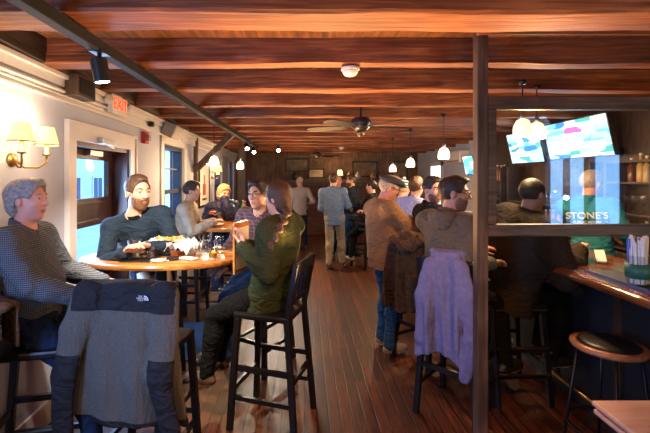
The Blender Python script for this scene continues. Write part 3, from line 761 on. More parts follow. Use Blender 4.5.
house(2.0, 8.5, -7.0, 5.2, siding('pale_siding', (0.50, 0.56, 0.62), (0.28, 0.33, 0.40)), 'pale clapboard house across the yard, seen through the door glass')
house(9.5, 19, -9.0, 5.5, siding('white_siding', (0.6, 0.62, 0.64), (0.34, 0.38, 0.42)), 'white clapboard house across the yard, seen through the sash windows')

# ------------------------------------------------------------ fixtures on the walls and ceiling
t = thing('track_light_rail', 'long black track light rail running down the room under the beams', 'track light', (0, 0, 0))
obj('rail', M().box((-1.14, 0.9, 2.395), (-1.08, 9.3, 2.455)), mat('matt_black_rail', (.008, .008, .009), .7, spec=.2), t, bevel=0.004)
obj('conductor_strip', M().box((-1.142, 0.9, 2.400), (-1.139, 9.3, 2.404)), steel, t)
for y in (1.9, 3.4, 4.95, 6.5, 8.05): obj('hanger', M().box((-1.13, y, 2.45), (-1.10, y + .04, 2.49)), black_metal, t)
def spot_head(x, y, label, aim, on=True):
    s = thing('track_spotlight', label, 'spotlight', (x, y, 2.395), 0, 'track light spotlights')
    obj('stem', M().tube([(0, 0, 0), (0, 0, -0.05)], 0.012, 10).box((-.035, -.05, -.004), (.035, .05, .012)), black_metal, s)
    a = Vector(aim).normalized(); c = Vector((0, 0, -0.07))
    obj('can', M().tube([c - a * .04, c + a * .085], 0.043, 20), black_metal, s, smooth=True, auto=40)
    obj('lens', M().tube([c + a * .084, c + a * .088], 0.034, 20), lamp_on, s)
    return s
spot_head(-1.11, 2.16, 'black spotlight hanging alone at the near end of the track', (0.12, 0.15, -1))
for y, lb in ((7.6, 'lit track spotlight above the far tables, the one toward the door'), (8.6, 'bright lit track spotlight close to the end of the rail')): spot_head(-1.11, y, lb, (0.25, -0.75, -0.6))
spot_head(-0.58, 8.7, 'bright lit spotlight on its own mount beside the rail end', (0.1, -0.85, -0.5)).location.z = 2.43

def shade_prof(r0, r1, h, t=0.003): return [(r0, 0), (r1, h), (r1 - t, h), (r0 - t, 0)]
def sconce(y, z, label, s=1.0):
    t = thing('wall_sconce', label, 'wall lamp', W(y, z), WR, 'twin shaded brass sconces')
    obj('back_plate', M().lathe([(0, 0), (.055 * s, 0), (.05 * s, .012), (.02 * s, .03), (0, .03)], n=20), brass, t, smooth=True)
    kids(t)[0].rotation_euler = (0, PI / 2, 0)
    for k in (-1, 1):
        obj('arm', M().tube([(0.02, 0, 0), (0.06, k * .03, -.045), (0.11, k * .08, -.045), (0.14, k * .12, -.01), (0.14, k * .12, .03)], 0.007, 8), brass, t, smooth=True)
        obj('candle_cup', M().lathe([(0, .03), (.026, .035), (.02, .05), (.014, .05), (.014, .11), (0, .11)], (0.14, k * .12, 0), 16), brass, t, smooth=True)
        sh = obj('lamp_shade', M().lathe(shade_prof(.085 * s, .052 * s, .14 * s), (0.14, k * .12, 0.10), 28, closed=True), fabric_shade, t, smooth=True, auto=40)
        obj('trim_band', M().lathe([(.086 * s, 0), (.0865 * s, .01), (.084 * s, .01), (.084 * s, 0)], (0.14, k * .12, 0.098), 28, closed=True), brass, t)
        obj('bulb', M().sphere((0.14, k * .12, 0.16), 0.02, 10, 6), emis('sconce_bulb', (1, .75, .4), 12), t, smooth=True)
    return t
sconce(2.45, 1.83, 'brass wall sconce with two lit cream shades above the grey-haired man', .82)
sconce(8.75, 1.75, 'small brass wall sconce with two lit shades beside the far windows', 1.0)

def pendant(x, y, zb, label, s=1.0):
    t = thing('pendant_lamp', label, 'pendant lamp', (x, y, 0), 0, 'milk glass pendant lamps')
    obj('cord', M().tube([(0, 0, zb + .14 * s), (0, 0, 2.5)], 0.005, 6), black_metal, t)
    obj('socket', M().lathe([(0, .135), (.016, .135), (.02, .155), (.014, .19), (0, .19)], (0, 0, zb), 14), steel, t, smooth=True)
    obj('lamp_shade', M().lathe([(.066 * s, 0), (.071 * s, .035), (.066 * s, .08), (.045 * s, .125), (.015, .142), (.012, .138), (.041 * s, .119), (.061 * s, .078), (.066 * s, .035), (.062 * s, 0)], (0, 0, zb), 28, closed=True), milk_glass, t, smooth=True)
    obj('canopy', M().lathe([(0, 0), (.035, 0), (.02, -.03), (0, -.03)][::-1], (0, 0, 2.5), 16), black_metal, t, smooth=True)
    return t
pendant(1.74, 3.2, 2.055, 'milk glass pendant seen through the partition, over the bar stools')
pendant(1.97, 3.4, 2.055, 'milk glass pendant standing in for a reflection in the partition')  # modelled copy in place of a pendant's reflection in the glass
pendant(1.70, 4.9, 1.955, 'largest open-view milk glass pendant, above the man in the grey hoodie')
pendant(1.70, 6.45, 1.90, 'milk glass pendant in the middle of the row beyond the partition post')
pendant(1.70, 7.75, 1.84, 'milk glass pendant above the man in the flat cap')
pendant(-1.26, 5.55, 1.885, 'milk glass pendant over the far dining table by the framed print')
pendant(-1.20, 7.4, 1.89, 'milk glass pendant over the table by the wall sconce')

# ceiling fan
t = thing('ceiling_fan', 'black ceiling fan with five long blades between the beams', 'ceiling fan', (0.65, 4.65, 0))
obj('downrod', M().tube([(0, 0, 2.40), (0, 0, 2.64)], .013, 10), black_metal, t); obj('canopy', M().lathe([(.035, 2.55), (.065, 2.64)], n=20), black_metal, t, smooth=True)
obj('motor', M().lathe([(0, 2.27), (.05, 2.27), (.10, 2.30), (.12, 2.34), (.12, 2.38), (.08, 2.42), (0, 2.43)]), mat('pewter_motor', (.10, .10, .11), .35, .8), t, smooth=True)
obj('switch_cup', M().lathe([(0, 2.20), (.03, 2.205), (.045, 2.23), (.045, 2.27), (0, 2.27)]), mat('brass_switch_cup', (.25, .17, .09), .35, .8), t, smooth=True)
for k in range(5):
    a = 2 * PI * k / 5 + .22; R = Matrix.Rotation(a, 3, 'Z') @ Matrix.Rotation(.21, 3, 'X')
    def bl(pts, th): return [tuple(R @ Vector((x, y, z)) + Vector((0, 0, 2.315))) for x, y, z in pts]
    pts = [(.19, -.055), (.40, -.07), (.62, -.068), (.67, -.03), (.67, .03), (.62, .068), (.40, .07), (.19, .055)]
    b = M().add(bl([(x, y, .004) for x, y in pts] + [(x, y, -.004) for x, y in pts], 0), [list(range(8)), list(range(15, 7, -1))] + [(i, (i + 1) % 8, (i + 1) % 8 + 8, i + 8)[::-1] for i in range(8)])
    blade = obj('blade', b, mat('dark_fan_blade', (.02, .017, .016), .6) if k == 0 else bpy.data.materials['dark_fan_blade'], t)
    obj('blade_iron', M().add(bl([(.09, -.015, .008), (.25, -.03, .008), (.25, .03, .008), (.09, .015, .008), (.09, -.015, .002), (.25, -.03, .002), (.25, .03, .002), (.09, .015, .002)], 0), [(0, 1, 2, 3), (7, 6, 5, 4), (0, 4, 5, 1), (1, 5, 6, 2), (2, 6, 7, 3), (3, 7, 4, 0)]), black_metal, blade)
t2 = thing('ceiling_fan', 'distant dark ceiling fan before the fireplace wall', 'ceiling fan', (0, 0, 0)); bpy.data.objects.remove(t2)
dup(t, (0.32, 10.9, 0), .5, 'distant dark ceiling fan before the fireplace wall')

def smoke(x, y, label):
    t = thing('smoke_detector', label, 'smoke detector', (x, y, 2.462), 0, 'white smoke detectors')
    obj('base', M().lathe([(0, 0), (.062, 0), (.062, -.014), (0, -.014)][::-1]), white_plastic, t, smooth=True, auto=40)
    obj('dome', M().lathe([(.054, -.014), (.052, -.03), (.04, -.048), (.02, -.056), (0, -.057)][::-1]), white_plastic, t, smooth=True)
smoke(.305, 2.70, 'white round smoke detector on the underside of a near beam'); smoke(0.87, 9.57, 'small distant white smoke detector beyond the ceiling fan')

# conduit, wall box, exit sign, strobe, speaker, outlet
t = tag(obj('conduit', M().tube([(0.05, ly(0.2), 2.355), (0.05, ly(3.62), 2.355), (.02, ly(3.68), 2.34)], .013, 10).tube([(0.045, ly(0.2), 2.325), (0.045, ly(3.55), 2.325)], .008, 8), white_paint, loc=W(0), rz=WR, smooth=True), 'white conduit pipe running along the wall under the cornice', 'pipe')
t = thing('wooden_wall_box', 'brown wooden box fixed high on the wall over the conduit', 'box', W(0), WR)
obj('case', M().box((0.04, ly(2.93), 2.33), (0.15, ly(3.20), 2.49)), dark_wood, t, bevel=.004); obj('front_grille', M().box((0.15, ly(2.955), 2.35), (0.155, ly(3.175), 2.47)), black_metal, t)
t = thing('exit_sign', 'white exit sign with red letters and two emergency lamps', 'exit sign', W(3.78, 2.40, 0.06), WR)
obj('housing', M().box((0, -.17, -.085), (0.045, .17, .095)), white_plastic, t, bevel=.006)
obj('legend_plate', M().box((0.045, -.15, -.07), (0.048, .15, .08)), mat('exit_plate', (.75, .68, .6), .5), t)
text_mesh('lettering', 'EXIT', 0.15, emis('exit_red', (1, .05, .015), 1.8), t, Matrix.Translation((0.050, 0, .003)) @ Matrix.Rotation(PI / 2, 4, 'Z') @ Matrix.Rotation(PI / 2, 4, 'X'))
for k in (-1, 1):
    e = obj('emergency_lamp', M().lathe([(0, 0), (.032, 0), (.04, .04), (.036, .05), (0, .05)], n=18), white_plastic, t, smooth=True, auto=40, loc=(.02, k * .215, .01)); e.rotation_euler = (0, 1.2, k * .5)
t = thing('fire_alarm_strobe', 'red fire alarm strobe on the white wall beside the door', 'fire alarm', W(4.66, 2.19), WR)
obj('back_box', M().box((0, -.065, -.07), (.05, .065, .07)), red_plastic, t, bevel=.005); obj('strobe_lens', M().box((.05, .0, -.035), (.075, .055, .035)), clear, t, bevel=.004); obj('horn_grille', M().box((.05, -.055, -.04), (.055, -.01, .04)), black_metal, t)
t = thing('motion_sensor', 'small dark sensor on the cornice between exit sign and speaker', 'sensor', W(4.75, 2.36, .04), WR)
obj('body', M().box((0, -.035, -.03), (.05, .035, .03)), black_metal, t, bevel=.006)
t = thing('wall_speaker', 'grey wall speaker tilted down under the cornice', 'speaker', W(5.45, 2.36, .12), WR)
k1 = obj('cabinet', M().box((-.07, -.25, -.09), (.09, .14, .09)), grey_plastic, t, bevel=.01); k1.rotation_euler = (0, .45, 0)
k2 = obj('grille', M().box((.09, -.23, -.08), (.094, .12, .08)), mat('speaker_grille', (.45, .42, .38), .7), t); k2.rotation_euler = (0, .45, 0)
obj('bracket', M().box((-.12, -.03, -.01), (-.05, .03, .02)), black_metal, t)
t = thing('wall_outlet', 'small outlet plate on the plaster wall behind the grey-haired man', 'outlet', W(2.72, 1.20), WR)
obj('plate', M().box((0, -.035, -.055), (.006, .035, .055)), grey_plastic, t, bevel=.002); obj('socket', M().box((.006, -.015, .008), (.009, .015, .035)).box((.006, -.015, -.035), (.009, .015, -.008)), black_plastic if False else MT['black_plastic'], t)
# framed print
t = thing('framed_print', 'black framed print with a red and dark figure on white, on the wall', 'picture', W(7.98, 1.58), WR)
obj('frame', M().box((0, -.48, -.43), (.03, .48, -.39)).box((0, -.48, .39), (.03, .48, .43)).box((0, -.48, -.39), (.03, -.44, .39)).box((0, .44, -.39), (.03, .48, .39)), MT['black_plastic'], t, bevel=.004)
obj('paper', M().box((0.004, -.44, -.39), (.012, .44, .39)), paper, t)
obj('printed_figure', M().box((.012, -.16, -.20), (.014, .12, .02)).box((.012, -.05, .02), (.014, .05, .2)), mat('print_red', (.4, .1, .07), .7), t); obj('printed_caption', M().box((.012, -.2, -.30), (.014, .2, -.26)), MT['black_plastic'], t)
# door mat
tag(obj('door_mat', M().box((-1.72, 3.75, 0.0), (-.78, 4.75, .012)), mat('blue_mat', (0.012, 0.05, 0.12), .95, noise=.3, scale=60, bump=.4), bevel=.004), 'blue rectangular mat on the floor in front of the door', 'mat')
# ------------------------------------------------------------ furniture
def stool(name, label, loc, rz, sh=0.78, bh=1.17, group='black slat-back bar stools', mt=None, w=0.40, cushion=None, legsplay=.025):
    """local: sitter faces +Y, backrest at -Y"""
    mt = mt or black_wood; t = thing(name, label, 'bar stool', (loc[0], loc[1], 0), rz, group); s = w / 2
    obj('seat', M().box((-s, -s, sh - .045), (s, s + .01, sh)), mt, t, bevel=.014)
    if cushion: obj('cushion', M().box((-s + .01, -s + .03, sh), (s - .01, s - .01, sh + .035)), cushion, t, bevel=.015)
    for x in (-1, 1):
        obj('leg', M().bar((x * (s - .02), s - .02, sh - .04), (x * (s + legsplay - .01), s + legsplay, 0.0), .040, .040, up=(0, 1, 0)), mt, t, bevel=.004)
        obj('leg', M().bar((x * (s - .02), -s + .02, sh - .02), (x * (s + legsplay - .01), -s - legsplay - .02, 0.0), .040, .040, up=(0, 1, 0)), mt, t, bevel=.004)
        obj('back_post', M().bar((x * (s - .02), -s + .022, sh - .03), (x * (s - .01), -s - .05, bh), .034, .036, up=(0, 1, 0)), mt, t, bevel=.004)
    b = lambda z: -s + .022 - (z - sh + .03) / (bh - sh + .03) * .072
    obj('top_rail', M().bar((-s, b(bh - .04), bh - .035), (s, b(bh - .04), bh - .035), .026, .085), mt, t, bevel=.008)
    obj('lower_rail', M().bar((-s + .02, b(sh + .09), sh + .09), (s - .02, b(sh + .09), sh + .09), .022, .04), mt, t, bevel=.004)
    for k in range(5):
        x = (-s + .07) + (w - .14) * k / 4; obj('slat', M().bar((x, b(sh + .1), sh + .1), (x, b(bh - .07), bh - .07), .028, .012, up=(0, 1, 0)), mt, t)
    for z, kx in ((.28, 0), (.42, 1)):
        e = s + legsplay * (1 - z / sh) - .02
        if kx == 0:
            obj('stretcher', M().bar((-e, e + .01, z), (e, e + .01, z), .022, .035), mt, t); obj('stretcher', M().bar((-e, -e - .02, z + .08), (e, -e - .02, z + .08), .022, .035), mt, t)
        else:
            for x in (-1, 1):
                obj('stretcher', M().bar((x * e, -e - .01, z), (x * e, e, z), .022, .035), mt, t); obj('stretcher', M().bar((x * (e + .008), -e - .01, z - .2), (x * (e + .008), e, z - .2), .022, .03), mt, t)
    return t
D = math.radians
stool('bar_stool', 'black slat-back bar stool carrying the woman in the olive cardigan', (-.235, 2.87), D(72), .80, 1.16)
stool('bar_stool', 'black bar stool under the grey-haired man, against the pale wall', (-1.46, 2.2), D(-76), .84, 1.16)
stool('bar_stool', 'black bar stool hung with the two-tone grey fleece jacket', (-.92, 2.30), D(-8), .79, 1.15, w=.42)
stool('bar_stool', 'black bar stool under the bearded man in the navy sweater', (-1.38, 3.70), D(205), .79, 1.12)
stool('bar_stool', 'black bar stool under the man in the maroon plaid shirt', (-.42, 3.72), D(150), .79, 1.12)
stool('bar_stool', 'black bar stool under the man in the beige jacket', (-1.50, 5.02), D(-92), .77, 1.1)
stool('bar_stool', 'black bar stool under the blonde person in the navy coat', (-1.22, 6.14), D(180), .77, 1.1)
stool('bar_stool', 'black bar stool hung with the lavender-blue jacket', (1.14, 2.98), D(-42), .79, 1.15)
stool('bar_stool', 'black bar stool hung with brown coats beside the man in the flat cap', (1.17, 3.80), D(-58), .79, 1.15)
st9 = stool('bar_stool', 'bar stool with pale-edged rungs behind the partition, under the person in the dark coat', (1.62, 3.22), D(-88), .76, 0.95)
stool('bar_stool', 'black bar stool under the man in the lavender shirt', (1.33, 4.98), D(-80), .79, 1.1)
stool('bar_stool', 'black bar stool under the person dressed in black near the fireplace', (1.22, 7.75), D(-60), .76, 1.0)
stool('bar_stool', 'empty black bar stool at the table past the sconce', (-.85, 7.0), D(85), .76, 1.08)

for z_, e_ in ((.722, .20), (.435, .20), (.235, .215)): obj('rung_guard', M().box((.212, -e_, z_), (.226, e_, z_ + .014)), brass, st9)['label'] = 'thin pale brass guard strip'
t = thing('round_stool', 'round backless bar stool with a wooden rim and black seat pad', 'bar stool', (1.79, 2.36, 0))
obj('seat_rim', M().lathe([(.15, .715), (.185, .712), (.195, .725), (.192, .742), (.165, .748), (.15, .742)], n=40, closed=True), wood('stool_rim_wood', (.16, .055, .022), (.30, .12, .05), (.45, .20, .09), (5, 5, 5), .3, .1, coat=.3), t, smooth=True)
obj('seat_pad', M().lathe([(0, .72), (.155, .72), (.157, .748), (.13, .760), (0, .762)], n=40), MT['black_leather'], t, smooth=True)
for k in range(4):
    a = PI / 4 + k * PI / 2 + .35; obj('leg', M().tube([(.15 * math.cos(a), .15 * math.sin(a), .72), (.24 * math.cos(a), .24 * math.sin(a), 0)], .009, 8), black_metal, t, smooth=True)
obj('foot_ring', M().tube([(.211 * math.cos(a), .211 * math.sin(a), .25) for a in [2 * PI * k / 32 for k in range(33)]], .007, 8, cap=False), black_metal, t, smooth=True)

# near dining table (oval), far dining table
t = thing('dining_table', 'varnished oval bar-height table with drinks in front of the door', 'table', (-1.14, 3.17, 0))
n = 64; ov = lambda r0, r1, z: [(r0 * math.cos(2 * PI * k / n), r1 * math.sin(2 * PI * k / n), z) for k in range(n)]
top = M(); lay = [ov(.58, .31, 1.058), ov(.615, .345, 1.062), ov(.622, .352, 1.08), ov(.618, .348, 1.096), ov(.605, .335, 1.10)]
for L_ in lay: top.v += L_
for i in range(len(lay) - 1):
    for k in range(n): top.f.append([i * n + k, i * n + (k + 1) % n, (i + 1) * n + (k + 1) % n, (i + 1) * n + k]); top.mi.append(0)
top.f.append(list(range(n))[::-1]); top.f.append([4 * n + k for k in range(n)]); top.mi += [0, 0]
obj('tabletop', top, table_wood, t, smooth=True, auto=35)
obj('column', M().tube([(0, 0, .05), (0, 0, 1.06)], .045, 20), black_metal, t, smooth=True, auto=40); obj('top_plate', M().box((-.25, -.2, 1.04), (.25, .2, 1.058)), black_metal, t)
for k in range(4):
    a = k * PI / 2 + .6; e = (.42 * math.cos(a), .42 * math.sin(a))
    f_ = obj('foot', M().bar((0, 0, .075), (e[0], e[1], .045), .06, .035), black_metal, t, bevel=.01); obj('floor_glide', M().lathe([(0, 0), (.03, 0), (.035, .012), (.03, .03), (0, .03)], (e[0] * .94, e[1] * .94, 0), 16), black_metal, f_, smooth=True)
t = thing('dining_table', 'long bar-height wooden table between the beige jacket and the blonde person', 'table', (-1.16, 5.42, 0))
obj('tabletop', M().box((-.42, -.52, 1.055), (.36, .52, 1.10)), table_wood, t, bevel=.008)
for x in (-.34, .28):
    for y in (-.44, .44): obj('leg', M().box((x - .03, y - .03, 0), (x + .03, y + .03, 1.055)), black_wood, t, bevel=.004)
t = thing('dining_table', 'farther wooden table with bottles by the sconce wall', 'table', (-1.45, 7.6, 0))
obj('tabletop', M().box((-.38, -.5, 1.055), (.38, .5, 1.10)), table_wood, t, bevel=.008)
for x in (-.3, .3):
    for y in (-.42, .42): obj('leg', M().box((x - .03, y - .03, 0), (x + .03, y + .03, 1.055)), black_wood, t, bevel=.004)

# table in the near corner, two stacked boards showing at its edge
t = thing('side_table', 'low table corner with two layered pinkish wood boards beside the round stool', 'table', (1.25, 1.75, 0))
pw = wood('pink_beige_wood', (.42, .20, .13), (.52, .27, .18), (.60, .34, .24), (1, 6, 6), .4, .05)
obj('tabletop', M().box((0, -.9, .728), (.56, 0, .75)), pw, t, bevel=.008); obj('lower_board', M().box((.004, -.9, .695), (.56, -.006, .717)), pw, t, bevel=.008)
obj('spacer', M().box((.02, -.88, .715), (.54, -.02, .73)), dark_wood, t)
for x in (.08, .48):
    for y in (-.82, -.08): obj('leg', M().box((x - .025, y - .025, 0), (x + .025, y + .025, .695)), black_wood, t, bevel=.003)

# bar
t = thing('bar_counter', 'long dark bar counter with a polished red-brown wooden top', 'bar')
obj('countertop', M().box((1.78, 1.2, 1.055), (2.46, 9.2, 1.10)), bar_wood, t, bevel=.012)
obj('armrest_moulding', M().tube([(1.785, 1.2, 1.065), (1.785, 9.2, 1.065)], .028, 12), bar_wood, t, smooth=True, auto=40)
obj('front_panel', M().box((2.08, 1.25, 0), (2.14, 9.15, 1.06)), mat('bar_front_dark', (.010, .012, .018), .5, noise=.3, scale=8), t)
for k in range(12): obj('panel_moulding', M().box((2.065, 1.3 + k * .66, .1), (2.08, 1.36 + k * .66, .95)), dark_wood, t)
obj('foot_rail', M().tube([(1.95, 1.25, .2), (1.95, 9.1, .2)], .02, 12), brass, t, smooth=True, auto=40)
t = thing('bar_mat', 'black rubber bar mat along the edge of the counter beside the straws', 'mat', (0, 0, 0))
obj('mat', M().box((1.86, 1.9, 1.10), (2.06, 2.66, 1.108)), mat('black_rubber', (.02, .022, .028), .6, bump=.6, scale=200), t, bevel=.003)
obj('raised_edge', M().box((1.855, 1.9, 1.10), (1.865, 2.66, 1.113)), mat('blue_mat_edge', (.05, .10, .22), .3), t)

# glass partition over the bar: post, rails, pane
YP = 2.42
t = thing('glass_partition', 'aged wood framed glass partition with a tall post beside the bar', 'partition', (0, YP, 0))
xp = (480.5 - 305) / 400 * YP
obj('post', M().box((xp - .033, -.035, 0), (xp + .033, .035, 2.64)), post_wood, t, bevel=.006)
zt, zb_ = EYE + (178 - 97) / 400 * YP, EYE + (178 - 110) / 400 * YP; z2, z3 = EYE - (224 - 178) / 400 * YP, EYE - (236 - 178) / 400 * YP
obj('top_rail', M().box((xp + .033, -.03, zb_), (XR, .03, zt)), rail_wood, t, bevel=.006); obj('bottom_rail', M().box((xp + .033, -.03, z3), (XR, .03, z2)), rail_wood, t, bevel=.006)
obj('stile', M().box((xp + .033, -.028, z2), (xp + .085, .028, zb_)), rail_wood, t, bevel=.004)
obj('glass_pane', M().box((xp + .08, -.003, z2 - .01), (XR, .003, zb_ + .01)), partition_glass, t)
obj('header_board', M().box((xp - .04, -.06, 2.57), (XR, -.03, 2.64)), beam_m, t, bevel=.006)
obj('rail_prop', M().box((2.42, -.022, 1.10), (2.50, .022, z3)), rail_wood, t, bevel=.004)

# ------------------------------------------------------------ draped coats
def drape(name, label, loc, rz, w, L, zt, mt, seed, yoke=None, yoke_h=.13, sleeves=None, sl_r=.055, cuff=None, amp=.02, flare=.06, th=.014, group=None, bend=.02, wrap=.045, h=.008, freq=1.0, skew=0.0, hood=None, raggle=1.0, q=.5):
    """coat hung over a chair back: local +Y towards the sitter; hangs on the -Y side"""
    t = thing(name, label, 'coat', (loc[0], loc[1], 0), rz, group)
    r = random.Random(seed); ph = [r.uniform(0, 6.28) for _ in range(6)]
    lo = (-w / 2 - .28, -.30, zt - L - .1); hi = (w / 2 + .28, .20, zt + .12)
    G = Field(lo, hi, h); X, Y, Z = np.meshgrid(*G.ax, indexing='ij', sparse=True)
    s = np.clip((zt - Z) / L, 0, 1.2)
    half = w / 2 + flare * s - .02 * np.exp(-((zt - Z) / .05) ** 2)
    xx = X - skew * s
    un = np.clip(np.abs(xx) / half, 0, 1.3)
    fold = amp * (np.sin(xx / w * 9 * freq + ph[0] + 1.5 * s) * .7 + .5 * np.sin(xx / w * 19 * freq + ph[1] - 2 * s)) * np.clip(s * 1.8, 0, 1)
    y0 = -.062 - bend * s + wrap * un ** 4 + fold - .03 * np.sin(np.clip(s, 0, 1) * 3.1)
    low = zt - L + raggle * (.03 * np.sin(xx * 9 + ph[2]) + .05 * np.sin(xx * 4 + ph[3]))
    d = np.maximum(np.abs(Y - y0) - th / 2 - .004, np.abs(xx) - half); d = np.maximum(d, Z - zt); d = np.maximum(d, low - Z)
    G.f = np.minimum(G.f, d.astype(np.float32))
    # part folded over the top of the chair back
    d = np.maximum(np.abs(Y - .045 - .01 * np.sin(X * 22 + ph[4])) - th / 2, np.abs(X) - w / 2 + .02); d = np.maximum(d, Z - zt + .005); d = np.maximum(d, zt - .22 - Z)
    G.f = np.minimum(G.f, d.astype(np.float32))
    G.cone((-w / 2 + .03, -.010, zt - .012), (w / 2 - .03, -.010, zt - .012), .042, .042, k=.03, squash=(0, 0, 1), q=.55)
    if sleeves:
        for sg, pts in sleeves:
            for i in range(len(pts) - 1): G.cone(pts[i], pts[i + 1], sl_r * (1.1 - .12 * i), sl_r * (1 - .12 * i), k=.03, squash=(0, 1, 0), q=q)
    if hood: G.ell(hood, (.15, .10, .08), None, k=.04)
    G.folds(.004, 26, seed, (1, .6, .5))
    parts = {}
    mats = [mt] + ([yoke] if yoke else []) 
    def reg(c):
        m = np.zeros(len(c), int)
        if yoke:
            m[(c[:, 2] > zt - yoke_h) & (np.abs(c[:, 0]) < w / 2 + .03)] = 1
            if cuff: m[(c[:, 2] < cuff) & ((c[:, 1] < -.115) | (np.abs(c[:, 0]) > w / 2 + flare - .01)) & (np.abs(c[:, 0]) > .15)] = 1; m[(c[:, 2] < zt - L + .03)] = 1
        return m
    o = G.mesh('shell', mats, t, reg)
    return t
cloth('grey_fleece', (.105, .092, .078), .25, 160, bump=.6, vert=True); cloth('black_nylon', (.020, .018, .020), .1, 20, rough=.7); cloth('lavender_cloth', (.14, .15, .30), .12, 30, vert=True)
cloth('brown_canvas', (.055, .036, .018), .25, 30); cloth('dark_brown_canvas', (.038, .022, .016), .25, 30); cloth('fur_trim', (.10, .060, .035), .6, 120, bump=1.0); cloth('tan_brown_coat', (.12, .07, .04), .2, 20)
t = drape('fleece_jacket', 'two-tone grey fleece jacket with black yoke, draped over a bar stool', (-.895, 2.085), D(-6), .48, .70, 1.18, MT['grey_fleece'], 11, yoke=MT['black_nylon'], yoke_h=.125,
          sleeves=[(-1, [(-.20, -.075, 1.13), (-.255, -.10, .95), (-.30, -.12, .72), (-.31, -.11, .40)]), (1, [(.205, -.075, 1.13), (.225, -.11, .95), (.205, -.13, .76), (.255, -.12, .50)])], sl_r=.072, cuff=.84, amp=.020, flare=.075, q=.42, raggle=.5, freq=.8)
wm = mat('white_embroidery', (.7, .7, .7), .7)
lg = M()
for i, (r0, r1) in enumerate(((.0235, .0180), (.0145, .0095), (.006, .0))):
    for q in range(8):
        a0, a1 = PI / 2 * q / 8, PI / 2 * (q + 1) / 8
        pts = [(r1 * math.cos(a0), r1 * math.sin(a0)), (r0 * math.cos(a0), r0 * math.sin(a0)), (r0 * math.cos(a1), r0 * math.sin(a1)), (r1 * math.cos(a1), r1 * math.sin(a1))]
        lg.add([(x, -.0, z) for x, z in pts] + [(x, .002, z) for x, z in pts], [(0, 1, 2, 3), (7, 6, 5, 4), (0, 4, 5, 1), (2, 6, 7, 3)])
el_ = thing('x', '', '', (0, 0, 0)); bpy.data.objects.remove(el_)
lo_ = obj('embroidered_logo', lg, wm, t, loc=(.115, -.108, 1.118)); 
for i, s_ in enumerate(('THE', 'NORTH', 'FACE')):
    text_mesh('lettering', s_, .011, wm, lo_, Matrix.Translation((-.018, .0, .019 - .0095 * i)) @ Matrix.Rotation(PI / 2, 4, 'X'))
drape('jacket', 'lavender-blue jacket draped over a bar stool back beside the partition post', (1.005, 2.80), D(-32), .24, .80, 1.215, MT['lavender_cloth'], 4,
      sleeves=[(1, [(.09, -.09, 1.12), (.15, -.13, .9), (.17, -.14, .66), (.13, -.12, .40)]), (-1, [(-.10, -.08, 1.12), (-.15, -.10, .9), (-.17, -.10, .60)])], sl_r=.050, amp=.040, flare=.12, freq=.8, raggle=1.6, th=.024)
drape('coat', 'dark brown coat hanging beside the flat cap man, behind the canvas coat', (.93, 3.66), D(-58), .36, .62, 1.17, MT['dark_brown_canvas'], 8, amp=.03, flare=.03, skew=-.05)
t = drape('coat', 'olive-brown canvas coat with a fur-trimmed hood on a bar stool', (.985, 3.50), D(-50), .30, .66, 1.24, MT['brown_canvas'], 9, amp=.025, flare=.05, sleeves=[(1, [(.1, -.06, 1.1), (.14, -.1, .9), (.12, -.1, .65)])], sl_r=.05)
G = Field((-.35, -.3, .95), (.3, .2, 1.4), .008)
for c_, r_ in (((-.13, -.12, 1.17), (.08, .06, .055)), ((-.02, -.13, 1.13), (.09, .06, .055)), ((.08, -.11, 1.19), (.07, .05, .05)), ((-.05, -.08, 1.22), (.10, .05, .05))): G.ell(c_, r_, None, k=.02)
G.folds(.009, 80, 2, (1, 1, 1)); G.mesh('fur_trim', MT['fur_trim'], t)
drape('coat', 'tan-brown coat hanging on the stool behind the grey-haired man', (-1.50, 1.96), D(-40), .24, .50, 1.12, MT['tan_brown_coat'], 12, amp=.02, flare=.05)

# ------------------------------------------------------------ things on the tables
def pint(x, y, z, label, fill=None, fh=.05, r=.038, hgt=.135, group='drinking glasses on the oval table', lemon=False):
    t = thing('drinking_glass', label, 'glass', (x, y, z), 0, group)
    obj('glass', M().lathe([(0, .0), (r * .72, 0), (r * .75, .01), (r, hgt), (r - .002, hgt), (r * .75 - .003, .014), (0, .012)], n=24), clear, t, smooth=True, auto=50)
    if fill: obj('drink', M().lathe([(0, .014), (r * .72, .014), (r * .76 + (r * .2) * fh / hgt, fh), (0, fh)], n=24), fill, t, smooth=True, auto=50)
    if lemon: obj('lemon_wedge', M().sphere((.005, 0, fh), .018, sc=(1, .5, 1)), mat('lemon', (.8, .5, .03), .4) if 'lemon' not in bpy.data.materials else bpy.data.materials['lemon'], t, smooth=True)
    return t
amber = mat('amber_drink', (.55, .26, .06), .1, trans=.5); water = glassy('water', (.93, .96, .97), .04, ior=1.33)
ZT = 1.1005
def on_table(px, py, z=ZT):
    d = (EYE - z) * 400 / (py - 178); return (px - 305) / 400 * d, d
x, y = on_table(134.5, 258.5); pint(x, y, ZT, 'big pint glass with a pale drink, nearest the bearded man', mat('pale_beer', (.75, .55, .28), .15, trans=.3), .075, .05, .15)
x, y = on_table(151, 259); pint(x, y, ZT, 'short empty glass between the pint and the papers', water, .05, .033, .10)
x, y = on_table(199, 258); pint(x, y, ZT, 'empty tumbler by the blue-tinted glass', water, .03, .036, .14)
x, y = on_table(207, 254); pint(x, y, ZT, 'tall glass of water tinted for the blue light it catches', glassy('blue_light_tint', (.55, .75, 1), .1, ior=1.33), .11, .038, .16)  # blue light on this glass is put into the water tint
x, y = on_table(213, 259.5); pint(x, y, ZT, 'glass with a lemon wedge at the end of the row', amber, .05, .040, .12, lemon=True)
x, y = on_table(219, 254); pint(x, y, ZT, 'empty glass behind the lemon glass', None, .05, .038, .14)
